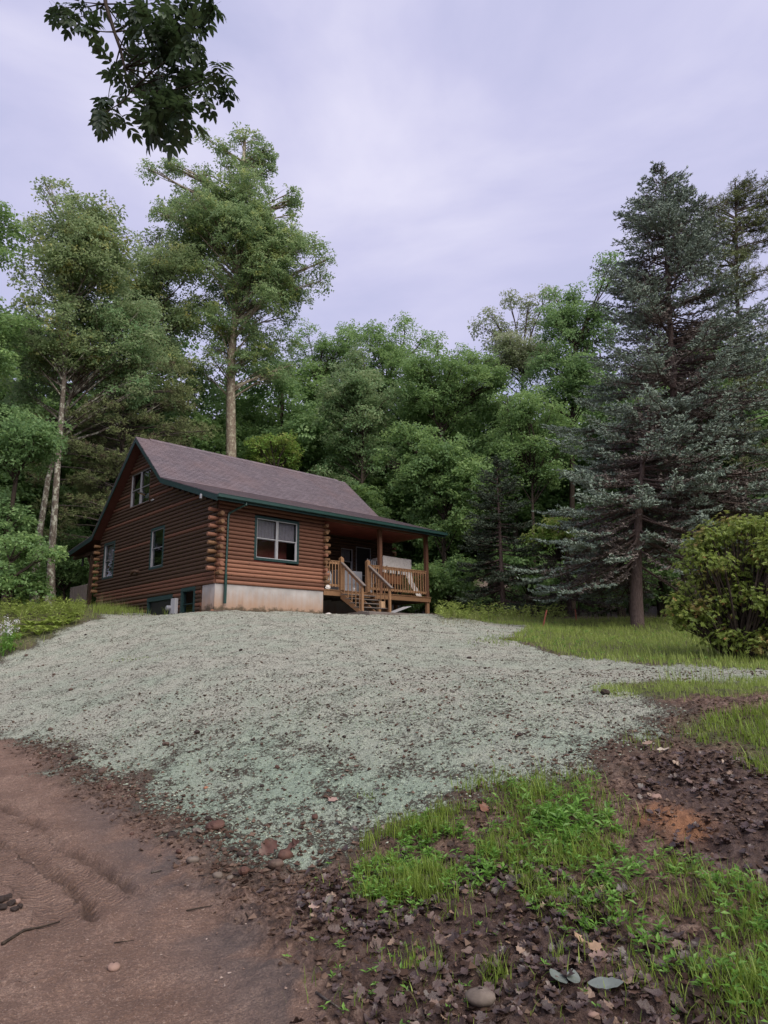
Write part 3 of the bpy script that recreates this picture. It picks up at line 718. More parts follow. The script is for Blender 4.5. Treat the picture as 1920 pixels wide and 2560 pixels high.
# vent, floodlight, meter
o_ = MB().tube([(0, 6.55, 1.06), (-0.10, 6.55, 1.06), (-0.20, 6.58, 1.08), (-0.24, 6.72, 1.06), (-0.24, 6.86, 0.96)], [.07,.07,.068,.065,.062], 12).build('dryer_vent', M['log_dark'], cabin); bm_smooth(o_, 50)
fl = empty('floodlight', parent=cabin)
MB().cbox(-0.10, 0.0, 5.58, 5.70, 4.06, 4.20, 0.01).tube([(-0.09, 5.60, 4.12), (-0.22, 5.52, 4.15)], 0.022, 8).build('bracket', M['log_dark'], fl)
m = MB(); m.beam((-0.34, 5.66, 4.30), (-0.60, 5.86, 4.38), 0.26, 0.05); m.build('lamp_housing', M['dark'], fl)
m = MB(); m.beam((-0.37, 5.68, 4.276), (-0.58, 5.84, 4.346), 0.20, 0.012); m.build('lamp_lens', M['tan'], fl)
MB().tube([(-0.22, 5.52, 4.15), (-0.38, 5.70, 4.29)], 0.015, 6).build('lamp_arm', M['dark'], fl)
for dy in (-0.02, -0.12):
    MB().tube([(-0.07, 5.56+dy, 4.08), (-0.14, 5.54+dy, 4.04)], [.03, .035], 8).build('sensor_head', M['white'], fl)
pl_ = empty('porch_light', parent=cabin)
MB().tube([(7.7, 1.9, 3.66), (7.7, 1.9, 3.52)], 0.10, 12).build('base', M['dark'], pl_)
MB().tube([(7.7, 1.9, 3.52), (7.7, 1.9, 3.47), (7.7, 1.9, 3.42)], [.17, .16, .06], 12).build('shade', M['metal'], pl_)
me_ = empty('electric_meter', parent=cabin)
MB().cbox(-0.20, -0.062, 2.66, 3.02, -1.15, -0.36, 0.012).build('box', M['white'], me_)
MB().tube([(-0.20, 3.05, -0.72), (-0.33, 3.05, -0.72), (-0.36, 3.05, -0.72)], [.105, .10, .07], 14).build('dial', M['metal'], me_)
MB().tube([(-0.15, 3.10, -0.75), (-0.15, 3.10, -1.2)], 0.05, 8).build('conduit', M['metal'], me_)

# ---- porch: deck, posts, beam, railing, steps
deck = empty('porch_deck', parent=cabin)
u = PU+0.03
while u < LL+0.02:
    MB().cbox(u, min(u+0.138, LL+0.05), -0.03, PV-0.07, 0.064, 0.100, 0.004).build('deck_board', M['deckwood'], deck); u += 0.144
MB().cbox(PU+0.02, LL+0.03, -0.002, 0.038, -0.150, 0.062).build('rim_joist', M['deckwood'], deck)
MB().cbox(LL-0.01, LL+0.03, 0.039, PV-0.08, -0.150, 0.062).build('rim_joist', M['deckwood'], deck)
for uu in np.arange(PU+0.6, LL-0.2, 0.62): MB().box(uu, uu+0.04, 0.04, PV-0.08, -0.13, 0.062).build('joist', M['greywood'], deck)
for uu, vv in ((LL-0.17, 0.04), (PU+3.2, 0.1), (LL-0.17, 2.2)): MB().cbox(uu, uu+0.15, vv, vv+0.15, -1.25, -0.151).build('footing_post', M['railwood'], deck)
for uu in (8.18, LL-0.20):
    MB().cbox(uu, uu+0.17, 0.02, 0.19, 0.101, 3.02, 0.008).build('porch_post', M['postwood'], cabin)
MB().cbox(PU+0.06, LL+0.02, 0.0, 0.20, 3.021, 3.24).build('porch_beam', M['postwood'], cabin)
MB().cbox(LL-0.16, LL+0.02, 0.201, PV-0.07, 3.021, 3.24).build('porch_beam', M['postwood'], cabin)
NEW = [(5.83, 6.07), (7.33, 7.58)]
for a, b in NEW:
    w = 0.17; c_ = (a+b)/2; m = MB(); m.cbox(c_-w/2, c_+w/2, -0.06, 0.11, 0.101, 1.46, 0.008)
    m.add(np.array([(c_-w/2+.01, -0.05, 1.46), (c_+w/2-.01, -0.05, 1.46), (c_+w/2-.01, 0.10, 1.46), (c_-w/2+.01, 0.10, 1.46), (c_, 0.025, 1.55)]), [(0,1,4), (1,2,4), (2,3,4), (3,0,4)])
    m.build('newel_post', M['railwood'], cabin)
def railing(u0, u1, n, v=0.03, axis='x', mat='railwood', zt=1.30, zb=0.24):
    r_ = empty('railing', parent=cabin)
    def bb(m, a, b, c, d, z0, z1, bv=.005):
        if axis == 'x': m.cbox(a, b, v+c, v+d, z0, z1, bv)
        else: m.cbox(v+c, v+d, a, b, z0, z1, bv)
        return m
    bb(MB(), u0, u1, -0.02, 0.09, zt+0.001, zt+0.032).build('top_rail', M[mat], r_)
    bb(MB(), u0, u1, 0.01, 0.05, zt-0.11, zt).build('upper_rail', M[mat], r_)
    bb(MB(), u0, u1, 0.01, 0.05, zb, zb+0.10).build('lower_rail', M[mat], r_)
    for q in range(n):
        c_ = u0+(u1-u0)*(q+0.5)/n; bb(MB(), c_-0.02, c_+0.02, -0.028, 0.008, zb-0.03, zt-0.003).build('baluster', M[mat], r_)
    return r_
railing(5.06, 5.86, 5); railing(7.56, 8.18, 4); railing(8.35, LL-0.20, 17); railing(0.22, PV-0.2, 13, v=LL-0.10, axis='y')
# steps
st = empty('porch_steps', parent=cabin)
SU = (5.86, 7.54); V0, V1, Z0, Z1 = -0.06, -1.42, 0.0, -0.95
for uu in (SU[0], SU[1], (SU[0]+SU[1])/2):
    m = MB(); a = 0.26
    V = [(uu+du, vv, zz) for du in (-0.02, 0.02) for vv, zz in ((V0, Z0+0.06), (V0, Z0-a), (V1-0.02, Z1-0.12), (V1-0.02, Z1+0.02))]
    m.add(np.array(V), [(0,1,2,3), (7,6,5,4), (0,4,5,1), (1,5,6,2), (2,6,7,3), (3,7,4,0)]); m.build('stringer', M['deckwood'], st)
for i in range(5):
    f = (i+0.6)/5; vv = V0+(V1-V0)*f; zz = 0.085+(Z1-0.085)*(i+1)/5.35
    MB().cbox(SU[0]-0.03, SU[1]+0.03, vv-0.15, vv+0.14, zz, zz+0.035).build('tread', M['greywood'], st)
for uu in (5.93, 7.47):
    MB().cbox(uu-0.05, uu+0.05, V1+0.04, V1+0.13, -1.05, 0.12).build('stair_post', M['railwood'], st)
    sd_ = -1 if uu < 6.5 else 1
    MB().beam((uu+sd_*0.0, -0.02, 1.29), (uu, V1-0.08, 0.16), 0.14, 0.045).build('handrail', M['greywood'], st)
    MB().beam((uu, -0.04, 1.20), (uu, V1+0.04, 0.14), 0.04, 0.12).build('rail_board', M['railwood'], st)
    for q in range(5):
        f = (q+0.7)/5.4; vv = -0.08+(V1+0.1)*f; zt = 1.18+(0.10-1.18)*f; zb = -0.12+(Z1-0.05+0.12)*f
        MB().cbox(uu+sd_*0.045-0.018, uu+sd_*0.045+0.018, vv-0.02, vv+0.02, zb, zt).build('baluster', M['railwood'], st)

# ---- back porch seen past the gable corner
bp = empty('back_porch', parent=cabin)
MB().cbox(-0.02, 0.15, 12.28, 12.46, -0.6, 2.62).build('post', M['log_dark'], bp)
MB().beam((0.06, 12.5, 1.98), (0.06, 13.1, 2.55), 0.09, 0.09).build('brace', M['log_dark'], bp)
MB().cbox(-0.02, 0.13, WW+0.5, 14.9, 2.50, 2.66).build('beam', M['log_dark'], bp)
for uu in np.arange(1.2, 11.4, 1.3): MB().cbox(uu, uu+0.05, WW+0.1, 14.45, 2.62, 2.76).build('rafter', M['soffit'], bp)
MB().cbox(0.0, LL, WW+0.08, 14.9, -0.16, -0.02).build('deck_floor', M['greywood'], bp)
for i in range(15):
    a = 12.52+i*0.158; MB().cbox(-0.045+lr.uniform(-.006,.006), -0.02, a, a+0.115, -0.34+lr.uniform(-.03,.03), 1.01).build('railing_board', M['greywood'], bp)
MB().cbox(-0.019, 0.05, 12.5, 14.9, 0.99, 1.05).build('railing_cap', M['greywood'], bp)

def cab(u_, v_, z_):
    s, c_ = math.sin(0.8140), math.cos(0.8140); return (CAB_P[0]+u_*s-v_*c_, CAB_P[1]+u_*c_+v_*s, CAB_P[2]+z_)

# ---- things on and around the porch
t = empty('covered_tub', cab(0, 0, 0), CAB_R); tag(t, 'white cloth covered wooden tub behind the porch railing', 'tub')
cu0, cu1, cv = 9.30, 11.20, 1.0
# cloth with pleats fanning out of two tie points
nu, nz = 44, 18; gu, gz = np.meshgrid(np.linspace(0, 1, nu), np.linspace(0, 1, nz), indexing='ij')
U = cu0+(cu1-cu0)*gu; Zc = 1.22+(2.02-1.22)*gz - 0.035*gu
pl = 0*U
for tu, tz in ((9.42, 1.50), (10.85, 1.42)):
    an = np.arctan2(Zc-tz, U-tu); rr_ = np.hypot(Zc-tz, U-tu); pl = pl+0.022*np.cos(an*13+1)*np.exp(-rr_/0.5)*sstep(0.02, 0.15, rr_)
edge_ = np.minimum.reduce([gu, 1-gu, (1-gz)])
Vv = cv-0.06*sstep(0, 0.09, edge_)+pl
V = np.stack([U, Vv, Zc], -1).reshape(-1, 3)
idx = np.arange(nu*nz).reshape(nu, nz); F = np.stack([idx[:-1, :-1], idx[1:, :-1], idx[1:, 1:], idx[:-1, 1:]], -1).reshape(-1, 4)
o_ = mesh_np('cover', V, [F], M['sheet'], True, parent=t)
MB().cbox(cu0+0.02, cu1-0.02, cv+0.005, cv+0.85, 1.22, 1.97, 0.05).build('cover_bulk', M['sheet'], t)
for i in range(9):
    w = (cu1-0.7-cu0)/9; MB().cbox(cu0+i*w+.002, cu0+(i+1)*w-.002, cv-0.02, cv+0.8, 0.72, 1.24).build('side_plank', M['board'], t)
for a in (cu0+0.05, cu1-0.75, cu0+0.6): MB().cbox(a, a+0.1, cv+0.05, cv+0.15, 0.1, 0.72).build('leg', M['dark'], t)
for (a, z_) in ((9.42, 1.50), (10.85, 1.42)):
    MB().tube([(a-0.05, cv-0.09, z_-.03), (a, cv-0.13, z_), (a+0.06, cv-0.09, z_+.03)], [.025,.035,.02], 8).build('rope_knot', M['log_dark'], t)
cu = bpy.data.curves.new('lettering', 'FONT'); cu.body = "C'D"; cu.size = 0.52; cu.extrude = 0.002; cu.align_x = 'CENTER'
to = bpy.data.objects.new('lettering', cu); COL.objects.link(to); bpy.context.view_layer.update()
me = bpy.data.meshes.new_from_object(to.evaluated_get(bpy.context.evaluated_depsgraph_get())); bpy.data.objects.remove(to)
le = bpy.data.objects.new('lettering', me); COL.objects.link(le); le.data.materials.append(M['ink']); le.parent = t
le.location = (9.98, cv-0.082, 1.13); le.rotation_euler = (PI/2, 0, 0); le.scale = (1.15, 1, 1)
# hanging sheet down to the deck
nu, nz = 10, 16; gu, gz = np.meshgrid(np.linspace(0, 1, nu), np.linspace(0, 1, nz), indexing='ij')
wv = 0.18+0.10*gz; U = 10.95+(gu-0.5)*wv*1.6-0.06*gz+0.03*np.sin(gz*7); Vv = cv-0.12+0.03*np.cos(gu*9+gz*3)-0.62*(1-gz)**1.5; Zc = 0.13+1.15*gz
idx = np.arange(nu*nz).reshape(nu, nz); F = np.stack([idx[:-1, :-1], idx[1:, :-1], idx[1:, 1:], idx[:-1, 1:]], -1).reshape(-1, 4)
o_ = mesh_np('hanging_cloth', np.stack([U, Vv, Zc], -1).reshape(-1, 3), [F], M['sheet'], True, parent=t)
o_ = empty('appliance_box', cab(7.3, 1.35, 0.101), CAB_R); tag(o_, 'large pale grey box standing at the top of the porch steps', 'box')
MB().cbox(-0.68, 0.72, -0.33, 0.35, 0, 1.04, 0.02).build('panel_body', M['greypanel'], o_)
MB().cbox(-0.66, 0.70, -0.345, -0.331, 0.42, 0.45, 0.004).build('seam_strip', M['metal'], o_)
o_ = empty('folding_chair', cab(8.45, 0.75, 0.101), CAB_R); tag(o_, 'grey slatted folding chair between the pale box and the middle porch post', 'chair')
for q in range(5): MB().cbox(-0.28+q*0.12, -0.22+q*0.12, 0.10, 0.12, 0.55, 1.65-0.02*q).build('slat', M['metal'], o_)
for a in (-0.3, 0.3): MB().beam((a, -0.25, 0), (a, 0.12, 1.6), 0.035, 0.03).build('side_frame', M['dark'], o_); MB().beam((a, 0.30, 0), (a, -0.1, 0.75), 0.03, 0.03).build('leg', M['dark'], o_)
MB().cbox(-0.28, 0.28, -0.30, 0.12, 0.48, 0.51).build('seat', M['greypanel'], o_)
o_ = MB().cbox(-0.19, 0.19, -0.02, 0.05, 0, 0.72, 0.01).build('white_screen', M['white']); o_.location = cab(7.90, 0.45, 0.101); o_.rotation_euler = (0, 0, CAB_R)
tag(o_, 'narrow white screen standing behind the right handrail of the steps', 'screen')
def crumple(name, loc, r, mat, seed, sc=(1,1,1)):
    g = rng(seed); nu, nv = 14, 9; V = []; th = np.linspace(0, 2*PI, nu, endpoint=False); ph = np.linspace(0.12, PI-0.12, nv)
    T, P_ = np.meshgrid(th, ph, indexing='ij'); rr_ = r*(0.72+0.5*g.random(T.shape)); V = np.stack([rr_*np.sin(P_)*np.cos(T)*sc[0], rr_*np.sin(P_)*np.sin(T)*sc[1], rr_*np.cos(P_)*sc[2]], -1).reshape(-1, 3)
    i = np.arange(nu*nv).reshape(nu, nv); i2 = np.roll(i, -1, 0); F = np.stack([i[:, :-1], i[:, 1:], i2[:, 1:], i2[:, :-1]], -1).reshape(-1, 4)
    o = mesh_np(name, V, [F, i[::-1, 0][None], i[:, -1][None]], mat, False); o.location = loc; o.rotation_euler = (0, 0, CAB_R); return o
tag(crumple('plastic_bag', cab(5.50, 0.30, 0.50), 0.20, M['white'], 5, (0.8, 0.7, 1.9)), 'tall crumpled white plastic bag behind the short left porch railing', 'bag')
tag(crumple('plastic_bag', cab(5.20, -0.01, 0.19), 0.09, M['sheet'], 6, (1.4, 0.5, 0.9)), 'small torn white bag on the deck edge beside the log ends', 'bag')
tag(crumple('plastic_bag', cab(6.9, 0.30, 0.20), 0.10, M['white'], 8, (1, .7, .9)), 'little white bundle on the deck in front of the pale grey box', 'bag')
o_ = MB().cbox(-0.11, 0.11, -0.08, 0.08, 0, 0.27, 0.008).build('small_carton', M['tan']); o_.location = cab(7.36, -0.98, -0.64); o_.rotation_euler = (0, 0, CAB_R)
tag(o_, 'small tan carton on the porch steps against the right balusters', 'carton')
# landing at the foot of the steps
ld = empty('step_landing', cab(0, 0, 0), CAB_R); tag(ld, 'low timber edged landing at the foot of the porch steps', 'landing')
for (a, b, c_, d) in ((5.7, 8.9, -2.02, -1.88), (8.76, 8.9, -1.879, -0.7), (5.7, 5.84, -1.879, -0.7)): MB().cbox(a, b, c_, d, -1.12, -0.90, 0.01).build('edging_timber', M['greywood'], ld)
MB().box(5.841, 8.759, -1.879, -0.7, -1.12, -0.93).build('bed', M['greywood'], ld)
o_ = MB().cbox(-0.50, 0.62, -0.25, 0.25, -0.01, 0.01, 0.004).build('white_board', M['white']); o_.location = cab(8.30, -0.95, -0.70); o_.rotation_euler = (0.0, -0.30, CAB_R)
tag(o_, 'white board lying propped up at a slant under the porch edge', 'board')
o_ = crumple('scrap_sheet', cab(5.15, -0.15, -0.93), 0.12, M['sheet'], 12, (1.2, .6, .4)); tag(o_, 'pale scrap of sheeting by the foundation end under the deck', 'sheet')
o_ = empty('bird_feeder', cab(0.05, 13.65, 0), CAB_R); tag(o_, 'dark tube bird feeder hanging under the back porch roof', 'bird feeder')
MB().tube([(0,0,2.08), (0,0,2.42)], 0.055, 10).build('tube', M['dark'], o_); MB().tube([(0,0,2.42), (0,0,2.47)], [.09,.03], 10).build('lid', M['dark'], o_)
MB().tube([(0,0,2.05), (0,0,2.08)], [.09,.09], 10).build('tray', M['dark'], o_); MB().tube([(0,0,2.47), (0,0,2.56)], 0.006, 5).build('hook', M['metal'], o_)

# ------------------------------------------------------------------ vegetation
def nrm(a): return a/(np.linalg.norm(a, axis=-1, keepdims=True)+1e-9)
def leaf_quads(C, N, D, L, Wd, fold=0.12):
    D = nrm(D - (D*N).sum(-1, keepdims=True)*N); S = np.cross(N, D); L = L[:, None]; Wd = Wd[:, None]
    V = np.stack([C-D*L*0.5, C+S*Wd*0.5+N*Wd*fold-D*L*0.06, C+D*L*0.5-N*L*0.08, C-S*Wd*0.5+N*Wd*fold-D*L*0.06], 1).reshape(-1, 3)
    return V, np.arange(len(C)*4).reshape(-1, 4)
def sprays(g, cen, outw, R_, per, L, Wd, flat=0.16, up=0.9, jit=0.5, tvar=0.22, tbase=None):
    n = len(cen); p = nrm(np.array([0, 0, up]) + outw*0.55 + g.normal(0, 0.33, (n, 3)))
    e1 = nrm(np.cross(p, g.normal(size=(n, 3)))); e2 = np.cross(p, e1)
    per_i = np.maximum(3, (per*g.uniform(0.6, 1.4, n)).astype(int)); idx = np.repeat(np.arange(n), per_i); m = len(idx)
    th = g.uniform(0, 2*PI, m); r = np.sqrt(g.random(m))*(R_ if np.isscalar(R_) else R_[idx])
    dirv = e1[idx]*np.cos(th)[:, None] + e2[idx]*np.sin(th)[:, None]
    C = cen[idx] + dirv*r[:, None] + p[idx]*(g.normal(0, flat, m)*(R_ if np.isscalar(R_) else R_[idx]))[:, None]
    C[:, 2] -= 0.25*r**2
    N = nrm(p[idx] + g.normal(0, jit, (m, 3))); D = nrm(dirv + g.normal(0, 0.5, (m, 3)) + np.array([0, 0, -0.35]))
    V, F = leaf_quads(C, N, D, L*g.uniform(0.7, 1.25, m), Wd*g.uniform(0.75, 1.2, m))
    ts = g.normal(0.5, tvar, n) if tbase is None else tbase + g.normal(0, tvar, n)
    return V, F, np.clip(ts[idx] + g.normal(0, 0.14, m), 0, 1)
def bent(a, b, g, bow=0.12, n=6, up=0.0):
    a, b = np.array(a, float), np.array(b, float); L = np.linalg.norm(b-a); t = np.linspace(0, 1, n)[:, None]
    o = g.normal(0, bow*L, 3); return a + (b-a)*t + o*(t*(1-t)) + np.array([0, 0, up*L])*(t*(1-t)) + g.normal(0, 0.012*L, (n, 3))*(t*(1-t))*2
DENS = 1.62
def tree_core(name, trunk, r0, blobs, mleaf, mbark, leaf=(0.15, 0.085), dens=17, spray=0.42, per=30, seed=1, flat=0.16, twigs=6, limb_r=0.055, trunk_n=10, top_r=0.25, tb=0.5, tv=0.2):
    """local coordinates, base of the trunk at the origin"""
    g = rng(seed); root = empty(name); trunk = np.asarray(trunk, float); dens = dens*DENS; per = per*1.15; spray = spray*1.22; leaf = (leaf[0]*1.18, leaf[1]*1.22)
    tr = MB(); rad = r0*np.linspace(1, top_r, len(trunk)); rad[0] *= 1.35
    tr.tube(np.vstack([trunk[0]-[0, 0, 0.6], trunk]), np.concatenate([[rad[0]*1.2], rad]), trunk_n); o = tr.build('trunk', mbark, root, True)
    Cs, Os, Tn = [], [], []
    for (x, y, z, rx, rz) in blobs:
        cb = np.array([x, y, z]); n = max(6, int(dens*rx*max(rz, rx*0.6))); d = nrm(g.normal(size=(n, 3))); rr = g.random(n)**0.45
        c = cb + d*rr[:, None]*np.array([rx, rx, rz]); Cs.append(c); Os.append(d*rr[:, None]); Tn.append(np.full(n, tb+g.normal(0, 0.10)))
        zz = min(max(z-rx*1.3-abs(x)*0.35, trunk[1][2]*0.8 + 0.3), trunk[-1][2]*0.98)
        k_ = np.searchsorted(trunk[:, 2], zz); k_ = min(max(k_, 1), len(trunk)-1); f = (zz-trunk[k_-1][2])/(trunk[k_][2]-trunk[k_-1][2]+1e-6)
        s = trunk[k_-1] + (trunk[k_]-trunk[k_-1])*f; L = np.linalg.norm(cb-s); lm = MB(); p = bent(s, cb, g, 0.15, 7, 0.12)
        lr_ = min(limb_r*(0.5+L/6), r0*0.55); lm.tube(p, lr_*np.linspace(1, 0.3, 7), 6)
        for q in g.choice(n, min(twigs, n), False):
            k0 = g.integers(3, 7); lm.tube(bent(p[k0], c[q], g, 0.12, 4), [lr_*0.32, lr_*0.24, lr_*0.16, 0.006], 4, False)
        lm.build('limb', mbark, root, True)
    V, F, t = sprays(g, np.concatenate(Cs), np.concatenate(Os), spray, per, leaf[0], leaf[1], flat, tbase=np.concatenate(Tn), tvar=tv)
    tag(mesh_np('crown', V, [F], mleaf, tint=t, parent=root), kind='stuff')
    return root
def auto_blobs(g, c, a, b, n, dep=0.8, s=(0.26, 0.42), drop=0.0):
    out = []
    for _ in range(n):
        while True:
            q = g.uniform(-1, 1, 3)
            if (q**2).sum() < 1: break
        rb = min(a, b)*g.uniform(*s); out.append((c[0]+q[0]*(a-rb*0.6), c[1]+q[1]*(a*dep-rb*0.6), c[2]+q[2]*(b-rb*0.6), rb, rb*0.8))
    return out
LM = {
 'mid':  leaf_mat('leaf_mid_green', (0.079,0.146,0.059), (0.170,0.290,0.108), (0.326,0.460,0.168)),
 'deep': leaf_mat('leaf_deep_green', (0.059,0.118,0.047), (0.142,0.253,0.097), (0.317,0.460,0.185)),
 'blue': leaf_mat('leaf_blue_green', (0.066,0.140,0.057), (0.169,0.299,0.122), (0.400,0.460,0.260)),
 'bright': leaf_mat('leaf_bright_green', (0.093,0.194,0.038), (0.208,0.388,0.068), (0.420,0.420,0.147)),
 'oak': leaf_mat('leaf_oak', (0.066,0.128,0.055), (0.160,0.271,0.107), (0.368,0.460,0.221), odd=(0.288,0.317,0.091)),
 'pale': leaf_mat('leaf_pale', (0.112,0.165,0.067), (0.265,0.348,0.144), (0.420,0.420,0.325)),
 'olive': leaf_mat('leaf_olive', (0.088,0.131,0.059), (0.193,0.288,0.122), (0.384,0.460,0.238), odd=(0.331,0.314,0.101)),
}
def bl_tree(name, label, group, Y, base, trunk_px, r0, crowns, mleaf, mbark='bark_dark', seed=1, nb=12, extra=(), leafs=(0.15, 0.085), **kw):
    """crowns: (px, py, a, b) ellipses in the photograph's pixels at distance Y; everything is placed and sized there"""
    g = rng(seed); s = Y/F_PX*1.02; b0 = at(base, 1600, Y); gz = H1(b0[0], Y); O = np.array([b0[0], Y, gz])
    tp = [(0, 0, 0)] + [tuple(at(px, py, Y)-O) for px, py in trunk_px]
    blobs = []
    for c_ in crowns:
        n_ = int((c_[4] if len(c_) > 4 else nb)*2.0); blobs += auto_blobs(g, at(c_[0], c_[1], Y)-O, c_[2]*s*1.13, c_[3]*s*1.08, n_)
    for (px, py, r) in extra: p = at(px, py, Y)-O; blobs.append((p[0], p[1]+g.uniform(-1, 1), p[2], r*s, r*s*0.9))
    t = tree_core(name, tp, r0, blobs, LM[mleaf], M[mbark], leafs, seed=seed, **kw)
    t.location = O; tag(t, label, 'tree', group); return t
GW = None
T = bl_tree
# left of the cabin
T('broadleaf_tree', 'leafy tree cut off by the left edge above the pale trunks', GW, 30, -90, [(-80, 1100), (-60, 700), (-50, 500)], .22, [(-45, 640, 95, 200), (-30, 850, 110, 120)], 'mid', seed=11, nb=12)
T('tall_oak', 'tall oak with pale furrowed trunk rising behind the cabin ridge', GW, 40, 578, [(578, 1150), (577, 1000), (578, 900), (590, 760), (602, 600), (606, 460), (612, 340)], .36,
  [(615, 400, 85, 70, 9), (545, 560, 160, 120, 15), (700, 650, 120, 130, 12), (455, 470, 85, 75, 7), (620, 780, 150, 120, 12), (560, 900, 90, 70, 5), (680, 880, 80, 80, 5), (700, 520, 70, 60, 4), (600, 600, 170, 190, 12)], 'oak', 'bark_oak', seed=12,
  extra=[(600, 345, 34), (505, 345, 26), (560, 380, 30), (660, 370, 30), (380, 440, 34), (410, 540, 36), (800, 700, 40), (815, 660, 28), (440, 430, 34), (740, 590, 40), (640, 330, 22), (500, 420, 36), (470, 640, 40)], leafs=(0.17, 0.075), dens=14, spray=0.36, per=26, limb_r=0.07, tv=0.24)
T('birch_tree', 'slender tree with lichen mottled trunk left of the cabin gable', GW, 33, 118, [(128, 1400), (145, 1150), (160, 950), (170, 800), (195, 640)], .20, [(190, 640, 150, 180, 22), (140, 830, 150, 120, 14)], 'olive', 'bark_pale', seed=13,
  extra=[(110, 490, 30), (120, 470, 22), (165, 500, 30), (245, 545, 28), (290, 590, 30), (90, 560, 34)], dens=13, spray=0.38, per=24)
T('birch_tree', 'leaning mottled trunk just left of the back porch', GW, 34.5, 78, [(92, 1380), (120, 1200), (170, 1010), (215, 880), (250, 760)], .19, [(270, 830, 150, 130, 16), (60, 920, 110, 110, 9), (330, 960, 110, 90, 8)], 'blue', 'bark_pale', seed=14, extra=[(300, 730, 40), (200, 760, 50)], dens=13, per=26)
T('broadleaf_tree', 'yellow green rounded tree between the birches and the tall oak', GW, 39, 300, [(290, 1300), (300, 1100), (330, 930), (370, 800), (400, 650)], .22, [(400, 740, 130, 185, 22), (420, 930, 110, 100, 9)], 'olive', seed=15,
  extra=[(350, 580, 34), (385, 570, 30), (430, 600, 36), (470, 660, 40), (320, 640, 36)], dens=13, per=24)
T('broadleaf_tree', 'dark leafy tree low at the left edge behind the bank', GW, 29, 10, [(15, 1350), (40, 1200), (60, 1080)], .17, [(50, 1110, 120, 110, 12), (10, 1330, 90, 110, 9)], 'deep', seed=17, dens=14)
T('young_maple', 'bright green young maple low at the left edge', GW, 26, 20, [(20, 1480), (25, 1400)], .07, [(40, 1400, 110, 70, 8), (20, 1470, 90, 60, 6)], 'mid', seed=18, leafs=(0.12, 0.09), spray=0.32, dens=22)
T('broadleaf_tree', 'low dark shrubby tree behind the back porch railing', GW, 38, 160, [(160, 1480), (160, 1400)], .09, [(150, 1420, 130, 100, 11)], 'deep', seed=19, dens=16)
# middle wall of trees
T('young_maple', 'small bright green maple showing above the cabin ridge', GW, 43, 690, [(690, 1300), (690, 1180)], .10, [(690, 1135, 80, 58, 10)], 'bright', seed=21, leafs=(0.14, 0.10), dens=20)
T('broadleaf_tree', 'broad yellow green crown left of centre on the skyline', GW, 52, 800, [(800, 1300), (790, 1100), (790, 950)], .25, [(790, 900, 110, 90, 12), (860, 880, 70, 70, 6)], 'mid', seed=23, dens=12, extra=[(765, 835, 30), (870, 820, 34)])
T('maple_tree', 'tall rounded maple highest on the middle skyline', GW, 50, 970, [(970, 1300), (965, 1100), (960, 950)], .25, [(960, 910, 120, 100, 15)], 'mid', seed=24, dens=12, extra=[(930, 825, 34), (1010, 815, 36), (1060, 850, 34)])
T('maple_tree', 'pointed blue green maple in the middle of the wood edge', GW, 44, 900, [(900, 1400), (905, 1200), (910, 1000)], .20, [(900, 1010, 105, 140, 16), (880, 1150, 110, 90, 8)], 'blue', seed=25, dens=13, extra=[(905, 885, 28), (890, 905, 34)])
T('maple_tree', 'light green layered maple right of the middle', GW, 45, 1110, [(1110, 1400), (1105, 1200), (1100, 1000)], .22, [(1110, 980, 130, 120, 17), (1200, 950, 80, 90, 8)], 'mid', seed=26, dens=13, extra=[(1090, 865, 36), (1150, 880, 40)])
T('maple_tree', 'layered maple with drooping bright sprays beside the porch roof', GW, 39, 1120, [(1118, 1500), (1110, 1350), (1105, 1200)], .16, [(1100, 1230, 130, 130, 15), (1020, 1130, 90, 80, 7)], 'mid', seed=27, leafs=(0.15, 0.11), dens=14, tv=0.28)
T('maple_tree', 'low spreading maple right behind the porch corner', GW, 37, 1110, [(1115, 1540), (1120, 1480)], .10, [(1110, 1440, 85, 85, 11)], 'mid', seed=29, leafs=(0.14, 0.11), dens=16, tv=0.26)
T('silver_maple', 'wispy pale topped tree right of the middle skyline', GW, 47, 1290, [(1290, 1300), (1300, 1050), (1310, 900)], .22, [(1280, 880, 100, 100, 11)], 'pale', seed=30, dens=15, per=28, extra=[(1230, 770, 24), (1280, 740, 32), (1330, 745, 34), (1370, 735, 30), (1200, 800, 28), (1330, 800, 40), (1260, 800, 34)])
T('broadleaf_tree', 'dark rounded tree directly left of the blue spruce top', GW, 42, 1430, [(1430, 1300), (1430, 1050), (1440, 850)], .24, [(1440, 810, 95, 110, 13), (1400, 960, 110, 110, 11)], 'deep', seed=31, dens=13, extra=[(1390, 715, 30), (1440, 735, 34), (1520, 655, 34), (1500, 720, 40), (1545, 680, 28)])
T('broadleaf_tree', 'mid green tree between the silver maple and the spruce skirts', GW, 40, 1330, [(1335, 1400), (1330, 1200)], .20, [(1330, 1090, 110, 150, 15)], 'mid', seed=32, dens=13)
T('young_maple', 'fresh green maple branchwork against the dark under the spruce', GW, 33, 1400, [(1405, 1500), (1400, 1400)], .07, [(1390, 1335, 75, 45, 8)], 'bright', seed=33, leafs=(0.13, 0.10), dens=18)
